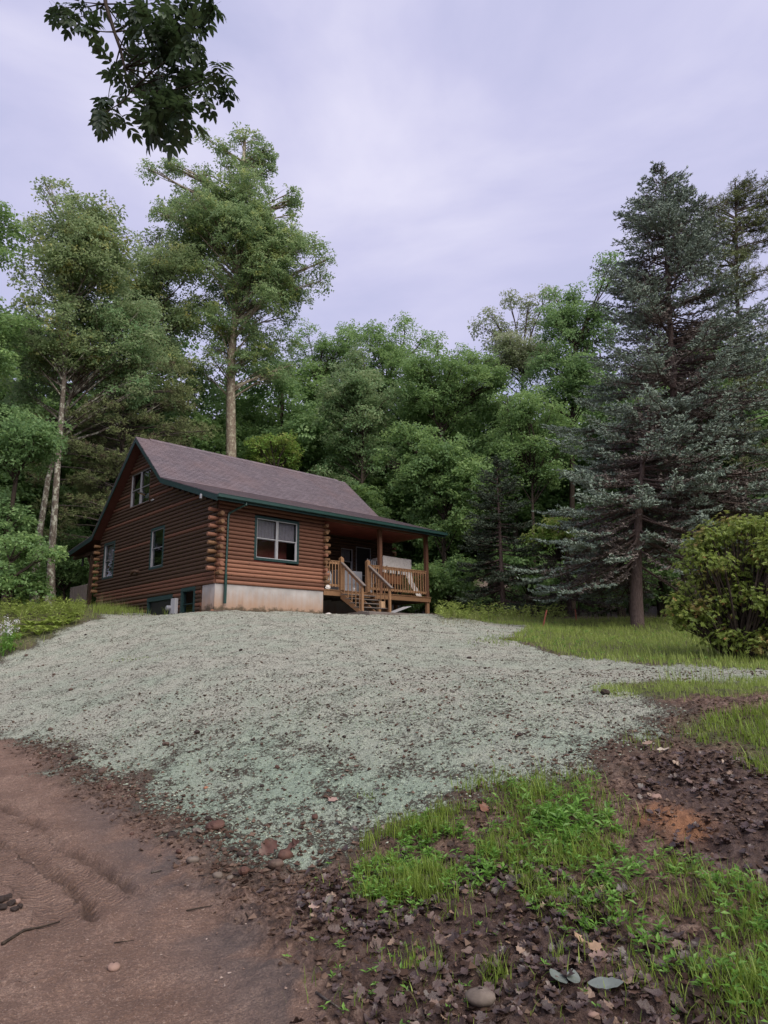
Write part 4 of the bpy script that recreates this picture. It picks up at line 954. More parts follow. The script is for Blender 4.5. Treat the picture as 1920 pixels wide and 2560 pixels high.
# the dark wood behind: copies of three trees
protos = []
for i, (h, a) in enumerate(((24, 5.0), (21, 5.4), (14.5, 4.4))):
    g = rng(50+i); tp = [(0,0,0), (0.1,0,h*.3), (-.1,.1,h*.6), (0,0,h*.9)]
    bl = auto_blobs(g, (0,0,h*.58), a, h*.42, 34, 0.9, (0.30, 0.46))
    p_ = tree_core('forest_tree', tp, .24, bl, LM[('deep','mid','deep')[i]], M['bark_dark'], (0.26, 0.17), dens=8, spray=0.62, per=26, seed=60+i, twigs=3)
    protos.append(p_)
g = rng(70); GF = 'trees in the dark wood behind the clearing'; used = [False]*3
spots = [(x, y) for y in (58, 66, 75) for x in np.arange(-48, 52, 5.6)] + [(x, 51.0) for x in np.arange(-32, 26, 4.4)]
for (x, y) in spots:
    x += g.uniform(-2, 2)+(y-56)*0.3; y += g.uniform(-2.5, 2.5)
    k_ = 2 if (x/y*1693+960 < 560) else int(g.integers(0, 2))
    if y < 54 and k_ != 2: k_ = 1
    if used[k_]: o = copy_tree(protos[k_])
    else: o = protos[k_]; used[k_] = True
    o.location = (x, y, H1(x, y)-0.2); o.rotation_euler = (0, 0, g.uniform(0, 6.28)); s_ = g.uniform(.85, 1.08); o.scale = (s_*1.1, s_*1.1, s_)
    tag(o, 'tall shaded tree standing in the wood behind the clearing', 'tree', GF)
for (x, y) in [(-42, 30), (-48, 38), (-55, 47), (-47, 55), (-60, 62), (-66, 72), (-40, 20), (-36, 12), (38, 6), (44, 14), (36, 20), (46, 26), (40, 34), (34, -4), (30, -14), (20, -24), (8, -30), (-6, -30), (-20, -26), (-30, -14), (-36, -2)]:  # unseen part of the wood, added for the window reflections
    k_ = 2 if y < 0 else int(g.integers(0, 2)); o = copy_tree(protos[k_]); o.location = (x, y, H1(x, y)-.2); o.rotation_euler = (0, 0, g.uniform(0, 6.28)); s_ = g.uniform(.7, .9); o.scale = (s_*1.25, s_*1.25, s_); tag(o, 'leafy tree of the wood surrounding the clearing', 'tree', 'trees around the clearing beyond the view')
for (k_, px, Y, top, wd, lb) in ((0, 690, 47, 800, 1.0, 'deep green tree right beside the oak trunk'), (1, 880, 43, 1150, .8, 'dark tree in shade straight above the porch roof'), (0, 1770, 41, 760, 1.05, 'green tree glimpsed through the right side of the blue spruce'),
     (1, 440, 44, 830, 1.0, 'blue green tree filling the gap left of the oak trunk'), (0, 300, 46, 700, 1.15, 'tall full crowned tree behind the pine by the gable'), (1, 150, 45, 760, 1.1, 'full crowned tree filling in behind the two birch trunks'), (0, 20, 43, 700, 1.1, 'full crowned tree behind the left edge trunks'),
     (1, -90, 38, 800, 1.1, 'leafy tree mostly outside the left edge'), (1, 560, 50, 860, 1.0, 'deep green tree directly behind the oak trunk'), (0, 1560, 45, 760, 1.0, 'dark green tree between the spruce top and the rounded dark tree'), (1, 1250, 50, 900, 1.1, 'green tree under the wispy pale top'), (0, 1930, 40, 700, 1.1, 'green tree at the right edge behind the feathery pine'), (1, 1660, 48, 900, 1.1, 'dark tree hidden behind the blue spruce trunk')):
    o = copy_tree(protos[k_]); x_ = at(px, 1600, Y)[0]; gz = H1(x_, Y); hh = at(px, top, Y)[2]-gz; s_ = hh/((25.5, 22.5)[k_]); o.location = (x_, Y, gz-.2); o.scale = (wd*max(s_, .75), wd*max(s_, .75), s_); o.rotation_euler = (0, 0, g.uniform(0, 6.28)); tag(o, lb, 'tree'); del o['group']
# dark understory in front of it
us = tree_core('understory_shrub', [(0,0,0), (0,0,1.2), (.1,0,2.4)], .06, auto_blobs(rng(81), (0,0,2.3), 2.6, 2.2, 13, .8, (.3, .45)), LM['deep'], M['bark_dark'], (0.17, 0.11), dens=12, spray=0.4, per=22, seed=82, twigs=2)
GU = 'understory shrubs along the wood edge'; first = True
for (x, y) in [(px, yy) for yy in (41, 47, 52) for px in np.arange(-26, 36, 3.1)]:
    x += g.uniform(-1, 1); y += g.uniform(-1.5, 1.5)
    if 8.5 < x < 24 and y < 44: y = 37+g.uniform(0, 3)
    o = us if first else copy_tree(us); first = False
    o.location = (x, y, H1(x, y)-0.1); o.rotation_euler = (0, 0, g.uniform(0, 6.28)); s_ = g.uniform(.7, 1.35); o.scale = (s_, s_, s_*g.uniform(.8, 1.2))
    tag(o, 'dark leafy shrub growing at the foot of the wood edge', 'shrub', GU)

# conifers
def needle_mat(name, live_d, live_l, dead, rough=0.6):
    k = NT(name); t = k.attr('tint'); l = k.attr('live')
    c = k.mix(l, dead, k.ramp(t, [(0.0, live_d), (1.0, live_l)])); return k.bsdf(c, rough, None, 0.25)
NM = {'blue': needle_mat('spruce_needles', (0.095,0.135,0.105), (0.260,0.335,0.265), (0.155,0.128,0.112)),
      'dark': needle_mat('dark_needles', (0.030,0.048,0.030), (0.085,0.120,0.075), (0.055,0.042,0.034)),
      'brown': needle_mat('dry_needles', (0.050,0.046,0.036), (0.10,0.095,0.070), (0.062,0.046,0.038)),
      'pine': needle_mat('pine_needles', (0.085,0.110,0.042), (0.225,0.265,0.110), (0.13,0.10,0.065))}
def spruce(name, h, rmax, base_h, mat, seed, r0=0.26, whorl=0.42, per_whorl=6, live_from=0.62, droop=0.42, dens=1.0, lean=(0, 0), topw=0.35, needle=(0.115, 0.042)):
    g = rng(seed); root = empty(name); zt = np.linspace(0, h, 12); tr = np.stack([lean[0]*(zt/h)**1.5, lean[1]*(zt/h), zt], 1)
    m = MB(); m.tube(np.vstack([tr[0]-[0,0,.6], tr]), np.concatenate([[r0*1.35], r0*np.linspace(1.05, 0.06, 12)]), 12); m.build('trunk', M['bark_spruce'], root, True)
    bm_ = MB(); tw0, tw1, tlive, tt = [], [], [], []
    z = base_h
    while z < h-0.25:
        f = (z-base_h)/(h-base_h); Lm = rmax*((1-f)**0.78)*(1 - 0.32*max(0, 0.14-f)/0.14) + topw*0.55
        for q in range(per_whorl if f < 0.9 else 4):
            az = g.uniform(0, 2*PI); L = Lm*g.uniform(0.68, 1.12); x0 = np.array([np.interp(z, zt, tr[:, 0]), np.interp(z, zt, tr[:, 1]), z+g.uniform(-.15, .15)])
            sl = -droop*(1-f)**0.7 + 0.55*f*f + g.normal(0, 0.06); n = 8; t = np.linspace(0, 1, n)
            hd = np.array([math.cos(az), math.sin(az), 0]); P = x0 + hd*(L*t)[:, None]; P[:, 2] += L*(sl*t + (0.10+0.25*droop)*t**3); P[1:, :2] += g.normal(0, .03*L**.5, (n-1, 2))
            bm_.tube(P, np.linspace(0.012+0.011*L, 0.005, n), 4, False)
            nt = int(max(9, L*12.5)*dens); side = np.cross(hd, [0, 0, 1])
            for j in range(nt):
                s_ = 0.16+0.84*(j+g.random())/nt; p = np.array([np.interp(s_, t, P[:, i]) for i in range(3)])
                tl = (0.20+0.60*(1-s_)**0.6*min(1, L/2.2))*g.uniform(.7, 1.3); sg = 1 if j % 2 else -1
                d = hd*0.75+side*sg*g.uniform(.5, 1.1)+np.array([0, 0, -0.30*(1-f)+0.12+g.normal(0, .12)]); d /= np.linalg.norm(d)
                if s_ > 0.97: d = hd+np.array([0,0,.25]); tl = .3
                live = s_ + 0.25*f > live_from + g.normal(0, 0.10) or g.random() < 0.05
                tw0.append(p); tw1.append(p+d*tl); tlive.append(live); tt.append(np.clip(0.35+0.5*s_+g.normal(0, .15), 0, 1))
        z += whorl*g.uniform(.75, 1.2)*(0.75+0.5*(1-f))
    # leader
    for j in range(26):
        zz = h-1.1+j*0.045; az = g.uniform(0, 6.28); x0 = np.array([lean[0], lean[1], zz]); tw0.append(x0); tw1.append(x0+np.array([math.cos(az)*.22*(h-zz+.15), math.sin(az)*.22*(h-zz+.15), .12])); tlive.append(True); tt.append(.6)
    bm_.build('branches', M['bark_spruce'], root); tag(root.children[-1], kind='stuff')
    tw0, tw1, tlive, tt = np.array(tw0), np.array(tw1), np.array(tlive), np.array(tt); d = nrm(tw1-tw0); Ls = np.linalg.norm(tw1-tw0, axis=1)
    # bare twigs as flat slivers
    sd_ = nrm(np.cross(d, g.normal(size=d.shape)))*0.006; V0_ = np.stack([tw0-sd_, tw0+sd_, tw1+sd_*.3, tw1-sd_*.3], 1).reshape(-1, 3)
    tag(mesh_np('twigs', V0_, [np.arange(len(V0_)).reshape(-1, 4)], M['twig'], parent=root), kind='stuff')
    # needles
    npt = np.where(tlive, 15, 6)*np.clip(Ls/0.45, 0.6, 1.6); npt = np.maximum(2, npt.astype(int)); idx = np.repeat(np.arange(len(tw0)), npt); n = len(idx)
    s_ = g.random(n); C = tw0[idx]+(tw1-tw0)[idx]*s_[:, None]; rd = nrm(g.normal(size=(n, 3))); rd = nrm(rd - (rd*d[idx]).sum(-1, keepdims=True)*d[idx]); rd[:, 2] = np.abs(rd[:, 2])*0.8+rd[:, 2]*.2
    Dn = nrm(d[idx]*0.9+rd); L_ = needle[0]*g.uniform(.8, 1.3, n); C = C+Dn*L_[:, None]*.4; N = nrm(g.normal(size=(n, 3))+np.array([0, 0, .8]))
    V, F = leaf_quads(C, N, Dn, L_, np.full(n, needle[1]), 0.02)
    tag(mesh_np('needles', V, [F], mat, tint={'tint': np.clip(tt[idx]+g.normal(0, .15, n), 0, 1), 'live': tlive[idx].astype(float)*g.uniform(.75, 1, n)}, parent=root), kind='stuff')
    return root
def place(o, px, Y, label, cat='tree', group=None, rz=None, dz=0.0):
    x = at(px, 1600, Y)[0]; o.location = (x, Y, H1(x, Y)+dz); tag(o, label, cat, group)
    if rz is not None: o.rotation_euler = (0, 0, rz)
    return o
SY = 27.0
place(spruce('blue_spruce', at(1655, 425, SY)[2]-H1(at(1735, 1600, SY)[0], SY), 5.9, 3.6, NM['blue'], 91, r0=.27, lean=(at(1655, 425, SY)[0]-at(1735, 1600, SY)[0], 0), per_whorl=9, whorl=.38, live_from=.66, needle=(.14, .052)), 1735, SY, 'tall blue spruce with the highest pointed top on the right')
place(spruce('blue_spruce', 9.0, 4.6, 2.4, NM['blue'], 92, r0=.24, per_whorl=8, whorl=.40, live_from=.70, lean=(1.3, 0), droop=.62, needle=(.14, .052)), 1597, 25.0, 'shorter spruce whose bare lower trunk stands in the lawn grass')
place(spruce('dark_hemlock', 8.2, 2.9, 0.5, NM['dark'], 93, r0=.14, per_whorl=6, whorl=.38, live_from=.30, droop=.45, dens=.72, needle=(.14, .055)), 1262, 34.0, 'dark green drooping conifer right of the cabin porch')
place(spruce('dark_hemlock', 5.2, 2.6, 0.5, NM['brown'], 94, r0=.12, per_whorl=6, whorl=.36, live_from=.35, droop=.4, dens=.65, needle=(.14, .055)), 1430, 33.0, 'brownish low conifer in the shade beside the leaning stakes')
place(spruce('dark_hemlock', 6.5, 2.6, 0.6, NM['dark'], 95, r0=.12, per_whorl=6, whorl=.42, live_from=.4, droop=.4, dens=.6, needle=(.14, .055)), 1860, 33.0, 'dark conifer behind the flowering shrub at the right edge')
def pine(name, h, blobs, trunk, mat, seed, r0=.2, dens=9):
    g = rng(seed); root = empty(name); tr = np.asarray(trunk, float)
    MB().tube(np.vstack([tr[0]-[0,0,.5], tr]), np.concatenate([[r0*1.3], r0*np.linspace(1, .15, len(tr))]), 10).build('trunk', M['bark_dark'], root, True)
    C = []
    for (x, y, z, rx, rz) in blobs:
        c = np.array([x, y, z]); zz = min(max(z-rx*.5, tr[1][2]*.6), tr[-1][2]*.95); s = np.array([np.interp(zz, tr[:, 2], tr[:, i]) for i in range(3)])
        m = MB(); p = bent(s, c, g, .08, 6, .1); m.tube(p, np.linspace(.055, .015, 6), 5, False)
        n = int(dens*rx*rx*7.5); d = nrm(g.normal(size=(n, 3))); cc = c + d*(g.random(n)**.5)[:, None]*np.array([rx, rx, rz]); C.append(cc)
        for q in g.choice(n, min(8, n), False): m.tube(bent(p[g.integers(2, 6)], cc[q], g, .08, 3), [.014, .01, .005], 3, False)
        m.build('limb', M['twig'], root, True)
    C = np.concatenate(C); k_ = 10; idx = np.repeat(np.arange(len(C)), k_); n = len(idx); ax = nrm(g.normal(size=C.shape)*[1, 1, .35]+[0, 0, .35])
    D = nrm(ax[idx]+g.normal(0, .75, (n, 3))); L_ = .21*g.uniform(.7, 1.2, n); P = C[idx]+ax[idx]*(g.random(n)*.22)[:, None]+D*L_[:, None]*.5; N = nrm(np.cross(D, g.normal(size=(n, 3))))
    V, F = leaf_quads(P, N, D, L_, np.full(n, .028), .02); ti = np.repeat(g.normal(.5, .2, len(C)), k_)
    tag(mesh_np('needles', V, [F], mat, tint={'tint': np.clip(ti+g.normal(0, .1, n), 0, 1), 'live': np.repeat((g.random(len(C)) > .12).astype(float), k_)}, parent=root), kind='stuff')
    return root
def px_pine(label, base, Y, trunk_px, layers, seed, mat='pine', dens=9, r0=.2):
    g = rng(seed); s = Y/F_PX; b0 = at(base, 1600, Y); O = np.array([b0[0], Y, H1(b0[0], Y)])
    tp = [(0,0,0)]+[tuple(at(a, b, Y)-O) for a, b in trunk_px]; bl = []
    for (px, py, a, b, n) in layers:
        for _ in range(n):
            p = at(px+g.uniform(-1, 1)*a, py+g.uniform(-1, 1)*b, Y)-O; rb = g.uniform(.5, .85); bl.append((p[0], g.uniform(-1, 1)*a*s*.8, p[2], rb*1.25, rb*.42))
    o = pine('white_pine', 0, bl, tp, NM[mat], seed, r0, dens); o.location = O; return tag(o, label, 'tree')
px_pine('soft needled white pine spreading behind the cabin gable', 300, 36.0, [(300, 1300), (305, 1120), (320, 1020), (350, 930)], [(320, 985, 140, 40, 18), (290, 1060, 180, 40, 22), (420, 1095, 120, 30, 14), (230, 1160, 130, 50, 20), (200, 1270, 90, 70, 16), (310, 1120, 110, 60, 14)], 101)
px_pine('feathery white pine at the right edge behind the blue spruce', 1860, 33.0, [(1860, 1300), (1850, 1000), (1845, 800), (1840, 560), (1838, 450)], [(1838, 500, 22, 50, 7), (1830, 580, 70, 35, 12), (1790, 640, 80, 35, 12), (1860, 720, 90, 50, 18), (1780, 560, 50, 40, 8), (1900, 480, 40, 50, 7), (1840, 840, 110, 60, 16), (1890, 960, 80, 90, 14), (1910, 560, 40, 60, 8), (1900, 1120, 60, 90, 10)], 102, dens=8)

# flowering shrub at the right edge
def rhodo():
    g = rng(111); Y = 15.0; b0 = at(1850, 1640, Y); O = np.array([b0[0], Y, H1(b0[0], Y)]); root = empty('flowering_shrub', O); s = Y/F_PX
    Cs, Os, Tb = [], [], []
    bl_ = []
    for _ in range(190):
        ex, ey = g.uniform(-1, 1, 2)
        if ex*ex+ey*ey > 1: continue
        bl_.append((1880+ex*200, 1458+ey*158, g.uniform(26, 52), g.uniform(22, 42), g.uniform(-.9, .9)*math.sqrt(max(0, 1-ex*ex-ey*ey))))
    bl_ += [(1725, 1525, 36, 30, 0), (1710, 1560, 24, 22, .1), (1700, 1505, 20, 18, .1), (1880, 1320, 30, 24, 0), (1800, 1350, 22, 20, 0), (1780, 1600, 34, 26, -.2), (1850, 1610, 50, 30, -.5), (1920, 1610, 60, 30, -.5), (1740, 1440, 26, 22, 0)]
    for (px, py, a, b, dy) in bl_:
        c = at(px, py, Y)-O; c[1] += dy; n = int(a*b*0.047); d = nrm(g.normal(size=(n, 3))); r = g.random(n)**.45
        Cs.append(c+d*r[:, None]*np.array([a*s, a*s*.9, b*s])); Os.append(d); 
        lm = MB(); lm.tube(bent((0, 0, 0), c, g, .2, 6), np.linspace(.035, .012, 6), 5)
        for q in range(3): lm.tube(bent(c*.6, Cs[-1][q], g, .1, 4), [.012, .01, .007, .004], 4, False)
        lm.build('stem', M['bark_dark'], root, True)
    C = np.concatenate(Cs); O_ = np.concatenate(Os); m = len(C); k_ = 8; idx = np.repeat(np.arange(m), k_); n = len(idx)
    ax = nrm(O_+np.array([0, 0, .9])+g.normal(0, .25, (m, 3))); e1 = nrm(np.cross(ax, g.normal(size=(m, 3)))); e2 = np.cross(ax, e1); th = np.tile(np.arange(k_)*2*PI/k_*1.0, m)+np.repeat(g.uniform(0, 6, m), k_)
    D = nrm((e1[idx]*np.cos(th)[:, None]+e2[idx]*np.sin(th)[:, None])+ax[idx]*g.uniform(.1, .9, n)[:, None]); L_ = g.uniform(.045, .078, n); P = C[idx]+D*L_[:, None]*.5; N = nrm(ax[idx]-D*.3+g.normal(0, .2, (n, 3)))
    V, F = leaf_quads(P, N, D, L_, L_*.46, .15)
    mt = leaf_mat('shrub_leaf', (0.080,0.118,0.026), (0.190,0.262,0.050), (0.36,0.43,0.11), trans=.38, rough=.4, odd=(0.19,0.125,0.05))
    tag(mesh_np('foliage', V, [F], mt, tint=np.clip(np.repeat(g.normal(.5, .22, m), k_)+g.normal(0, .1, n), 0, 1), parent=root), kind='stuff')
    sel = g.choice(m, 420, False); fV, fF, ft = sprays(g, C[sel]+O_[sel]*.02, O_[sel], .045, 9, .035, .02, .5)
    tag(mesh_np('spent_blossoms', fV, [fF], simple('spent_blossom', (0.42,0.20,0.10), .8, .3), tint=ft, parent=root), kind='stuff')
    tag(root, 'big rounded shrub with yellow green leaves and rusty spent blossoms', 'shrub')
rhodo()

# ------------------------------------------------------------------ grass, weeds, litter, stones
def sample_zone(P, n, g, patch=None, thr=0.45, inset=0.0, ymax=99, sc=2.0):
    lo, hi = P.min(0), P.max(0); hi = np.minimum(hi, [hi[0], ymax]); q = g.uniform(lo, hi, (n*4, 2)); d = poly_sd(P, q[:, 0], q[:, 1]); m = d > inset - 0.25*g.random(len(q))**2
    if patch is not None: m &= fbm(q[:, 0]*sc, q[:, 1]*sc, 3, patch) > thr + 0.25*(g.random(len(q))-0.5)
    q = q[m]; r_ = np.hypot(q[:, 0], q[:, 1]); m = (np.abs(q[:, 0])/np.maximum(q[:, 1], .1) < 0.75) & (q[:, 1] > 2.6); q = q[m]
    return q[:n]
def grass(name, q, g, h=(0.05, 0.14), w=0.005, bend=0.5, segs=3, mat=None, clump=0.0, kind='stuff', label=None, cat=None, parent=None, zoff=0.0):
    n = len(q); hh = g.uniform(h[0], h[1], n)*(0.6+0.8*fbm(q[:, 0]*3, q[:, 1]*3, 2, 4)); az = g.uniform(0, 2*PI, n); ld = np.stack([np.cos(az), np.sin(az), 0*az], 1); sd_ = np.stack([-np.sin(az), np.cos(az), 0*az], 1)
    B = np.stack([q[:, 0], q[:, 1], H(q[:, 0], q[:, 1])-0.01+zoff], 1); bd = bend*g.uniform(.2, 1.2, n)
    if clump: B[:, :2] += g.normal(0, clump, (n, 2)); B[:, 2] = H(B[:, 0], B[:, 1])-0.01
    ts = np.linspace(0, 1, segs+1); rows = []
    for t in ts[:-1]:
        c = B + ld*(hh*bd*t*t)[:, None] + np.array([0, 0, 1])*(hh*(t-0.35*bd*t*t))[:, None]; ww = (w*(0.7+0.6*g.random(n))*(1-t**1.6))[:, None] if t > 0 else (w*0.8*np.ones(n))[:, None]
        rows += [c-sd_*ww, c+sd_*ww]
    tip = B + ld*(hh*bd)[:, None] + np.array([0, 0, 1])*(hh*(1-0.35*bd))[:, None]; rows.append(tip); V = np.stack(rows, 1); k_ = V.shape[1]
    base = np.arange(n)[:, None]*k_; Fq = np.concatenate([base+np.array([2*i, 2*i+1, 2*i+3, 2*i+2]) for i in range(segs-1)]) if segs > 1 else np.zeros((0, 4), int)
    Ft = base+np.array([2*(segs-1), 2*(segs-1)+1, k_-1]); ti = np.clip(g.normal(.5, .25, n), 0, 1)
    o = mesh_np(name, V.reshape(-1, 3), [Ft, Fq] if segs > 1 else [Ft], mat, tint=np.concatenate([ti]+[ti]*(segs-1)), parent=parent)
    return tag(o, label, cat, kind=kind)
MGR = leaf_mat('grass_fresh', (0.055,0.088,0.014), (0.155,0.235,0.032), (0.33,0.42,0.085), trans=.35, rough=.45)
MGL = leaf_mat('grass_lawn', (0.105,0.150,0.032), (0.225,0.300,0.060), (0.38,0.45,0.13), trans=.35, rough=.55)
MGD = leaf_mat('grass_dry', (0.10,0.10,0.045), (0.20,0.20,0.09), (0.36,0.33,0.18), trans=.25, rough=.7)
MWE = leaf_mat('weed_leaf', (0.050,0.120,0.018), (0.120,0.260,0.038), (0.22,0.40,0.08), trans=.35, rough=.35)
g = rng(201)
grass('lawn_grass', sample_zone(Z_LAWN, 34000, g), g, (.09, .22), .009, .5, 2, MGL)
grass('lawn_grass', sample_zone(Z_LAWN, 2600, g, 3, .5), g, (.18, .42), .004, .5, 3, MGL)
q = gpts(g.uniform(1100, 1720, 700), g.normal(1556, 6, 700)); grass('seed_stalks', q, g, (.25, .6), .004, .25, 2, MGD)
q = gpts(g.uniform(1560, 1900, 260), g.uniform(1590, 1665, 260)); grass('seed_stalks', q, g, (.3, .8), .004, .5, 3, MGL)
grass('bank_grass', sample_zone(Z_LBANK, 14000, g), g, (.10, .32), .008, .6, 2, MGL)
grass('bank_grass', sample_zone(Z_LBANK, 2500, g, 9, .5), g, (.3, .62), .006, .7, 3, MGD)
q = gpts(g.uniform(232, 420, 2600), g.normal(1526, 5, 2600)); grass('bank_grass', q, g, (.12, .40), .007, .5, 2, MGL)
q = gpts(g.uniform(240, 410, 160), g.normal(1522, 5, 160)); grass('seed_stalks', q, g, (.5, .95), .004, .3, 3, MGD)
grass('ridge_grass', sample_zone(Z_GR_A, 5200, g, 31, .40, sc=3), g, (.04, .13), .004, .6, 3, MGL)
q = gpts(g.uniform(1650, 1925, 130), g.uniform(1690, 1735, 130)); grass('ridge_grass', q, g, (.18, .40), .005, .6, 3, MGR)
grass('tuft_grass', sample_zone(Z_GR_B, 1700, g, 33, .52, sc=2.6), g, (.06, .22), .005, .6, 3, MGR)
grass('tuft_grass', sample_zone(Z_GR_C, 1900, g, 35, .57, sc=1.9), g, (.06, .21), .0034, .7, 3, MGR)
grass('tuft_grass', sample_zone(Z_GR_C, 1700, g, 36, .53, sc=3.0), g, (.03, .12), .0030, .8, 3, MGR)
grass('tuft_grass', sample_zone(Z_GR_D, 1900, g, 37, .57, sc=2.6), g, (.05, .18), .0032, .6, 3, MGR)
grass('tuft_grass', sample_zone(Z_GR_D, 900, g, 37, .56, sc=2.6), g, (.12, .22), .0036, .5, 3, MGR)
for (px, py, rx, ry, n, h_) in ((1235, 2460, 34, 30, 70, .17), (1060, 2440, 70, 55, 120, .12), (1120, 2290, 60, 40, 90, .13), (1080, 2200, 40, 30, 240, .18), (960, 2200, 60, 30, 300, .12), (1205, 1975, 55, 22, 120, .16), (1345, 2010, 50, 40, 90, .24), (1240, 1960, 60, 25, 50, .25), (1360, 1960, 12, 12, 9, .38), (1600, 2450, 120, 60, 140, .12), (1850, 2500, 70, 50, 160, .15), (150, 1850, 30, 10, 60, .05), (1620, 1860, 60, 20, 60, .16), (1800, 1830, 90, 25, 160, .2), (1180, 2250, 12, 10, 14, .12), (1400, 2420, 20, 20, 14, .15), (930, 1990, 30, 18, 30, .08), (1170, 2060, 30, 20, 50, .1), (890, 2250, 12, 20, 16, .14), (985, 2330, 14, 20, 18, .15), (330, 1650, 60, 8, 80, .06), (1290, 1600, 80, 14, 900, .10)):
    q = gpts(np.clip(g.normal(px, rx*.6, n), px-1.5*rx, px+1.5*rx), g.normal(py, ry*.5, n)); grass('tuft_grass', q, g, (h_*.45, h_), .0036 if py > 1700 else .007, .55, 3, MGR)
Z_GR_E = zone([(1290,2130),(1560,2130),(1920,2240),(2100,2380),(2100,2600),(1800,2470),(1560,2330),(1300,2250)])
grass('tuft_grass', sample_zone(Z_GR_E, 3000, g, 61, .50, sc=2.6), g, (.04, .15), .0032, .8, 3, MGR)
q = sample_zone(Z_LITTER, 500, g); grass('sparse_grass', q, g, (.03, .11), .0028, .7, 3, MGR)
hq = sample_zone(Z_HYD, 700, g, 44, .60, sc=1.2, ymax=13); grass('seedling_grass', hq, g, (.02, .06), .0025, .5, 2, MGR)
# broadleaved weeds: rosettes of oval leaves
def weeds(name, q, g, L=(.03, .06), k_=7, h=(.02, .10), wr=.42, mat=None):
    n = len(q); z = H(q[:, 0], q[:, 1]); idx = np.repeat(np.arange(n), k_); m = len(idx); az = np.tile(np.arange(k_)*2.4, n)+np.repeat(g.uniform(0, 6, n), k_); hh = np.repeat(g.uniform(*h, n), k_)*g.uniform(.2, 1, m)
    up_ = g.uniform(.15, 1.0, m); D = nrm(np.stack([np.cos(az), np.sin(az), up_], 1)); L_ = g.uniform(*L, m); P = np.stack([q[idx, 0], q[idx, 1], z[idx]+hh], 1)+D*L_[:, None]*.55; N = nrm(np.array([0, 0, 1.0])-D*up_[:, None]*.6+g.normal(0, .2, (m, 3)))
    V, F = leaf_quads(P, N, D, L_, L_*wr, .18); return tag(mesh_np(name, V, [F], mat or MWE, tint=np.clip(g.normal(.5, .25, m), 0, 1)), kind='stuff')
weeds('weed_leaves', sample_zone(Z_GR_E, 220, g, 62, .48, sc=3), g)
weeds('weed_leaves', sample_zone(Z_GR_C, 260, g, 35, .57, sc=2.6), g)
weeds('weed_leaves', sample_zone(Z_GR_D, 260, g, 37, .50, sc=4), g)
weeds('weed_leaves', gpts(g.normal(1410, 55, 90), g.normal(2075, 30, 90)), g, (.05, .085), 8, (.03, .16), .34)
weeds('weed_leaves', gpts(g.normal(975, 45, 50), g.normal(2265, 22, 50)), g, (.025, .045))
weeds('weed_leaves', sample_zone(Z_LITTER, 120, g, 47, .5), g, (.02, .04), 5, (.0, .03))
weeds('weed_leaves', gpts(g.uniform(1090, 1420, 420), g.normal(1543, 4, 420)), g, (.10, .19), 9, (.1, .65), .4, MGL)
weeds('weed_leaves', gpts(g.uniform(0, 210, 600), g.normal(1530, 12, 600)), g, (.08, .17), 8, (.1, .55), .35, MGL)
weeds('weed_leaves', sample_zone(Z_LBANK, 500, g), g, (.06, .13), 7, (.05, .4), .35, MGL)
weeds('weed_leaves', gpts(g.normal(405, 14, 14), g.normal(1530, 2, 14)), g, (.12, .18), 8, (.15, .55), .4)
weeds('weed_leaves', sample_zone(Z_LAWN, 900, g, 12, .5), g, (.05, .10), 6, (.02, .12), .4)

# soil crumbs and mulch flecks
OV = np.array([(1,0,0),(-1,0,0),(0,1,0),(0,-1,0),(0,0,1),(0,0,-1)], float); OF = np.array([(0,2,4),(2,1,4),(1,3,4),(3,0,4),(2,0,5),(1,2,5),(3,1,5),(0,3,5)])
def crumbs(name, q, g, size, mat, flat=.6, sink=.25, kind='stuff'):
    n = len(q); r = size[0]+(size[1]-size[0])*g.random(n)**2.5; z = H(q[:, 0], q[:, 1]); V = OV[None]*r[:, None, None]*g.uniform(.55, 1.15, (n, 6, 1)); V = V+g.normal(0, .22, V.shape)*r[:, None, None]
    V[:, :, 2] *= flat; a = g.uniform(0, 6.28, n); ca, sa_ = np.cos(a)[:, None], np.sin(a)[:, None]; x = V[:, :, 0]*ca-V[:, :, 1]*sa_; y = V[:, :, 0]*sa_+V[:, :, 1]*ca
    V = np.stack([x+q[:, 0:1], y+q[:, 1:2], V[:, :, 2]+(z+r*flat*(1-2*sink))[:, None]], -1); F = (np.arange(n)[:, None, None]*6+OF[None]).reshape(-1, 3)
    return tag(mesh_np(name, V.reshape(-1, 3), [F], mat, tint=np.repeat(g.random(n), 8)), kind=kind)
def tint_mat(name, stops, rough=.9, spec=.2, bump=20):
    k = NT(name); c = k.ramp(k.attr('tint'), stops); nz = k.noise(k.coord('Object'), bump, 4, .7); c = k.mix(k.math('MULTIPLY', nz, .55), c, tuple(x*.45 for x in stops[0][1])); return k.bsdf(c, rough, k.bump(nz, .6, .01), spec)
MSOIL = tint_mat('soil_crumb', [(0, (0.045,0.026,0.019)), (.6, (0.10,0.06,0.044)), (1, (0.19,0.13,0.10))])
MMUL = tint_mat('mulch_fleck', [(0, (0.16,0.20,0.15)), (.5, (0.34,0.40,0.31)), (1, (0.54,0.58,0.47))])
MGRIT = tint_mat('road_grit', [(0, (0.12,0.08,0.065)), (.6, (0.25,0.17,0.14)), (1, (0.46,0.37,0.32))])
ZB = zone([(60,1850),(400,2010),(740,2165),(1040,2055),(1320,1925),(1560,1850),(1760,1760),(2050,1760),(2100,2620),(880,2620),(790,2400),(560,2190),(300,2010)])
ZE = zone([(20,1830),(160,1860),(400,1960),(640,2060),(900,2090),(900,2200),(700,2300),(540,2200),(380,2080),(200,1990),(60,1880)])
crumbs('soil_clods', sample_zone(ZB, 12000, g), g, (.005, .032), MSOIL)
crumbs('soil_clods', sample_zone(ZE, 2600, g), g, (.006, .035), MSOIL)
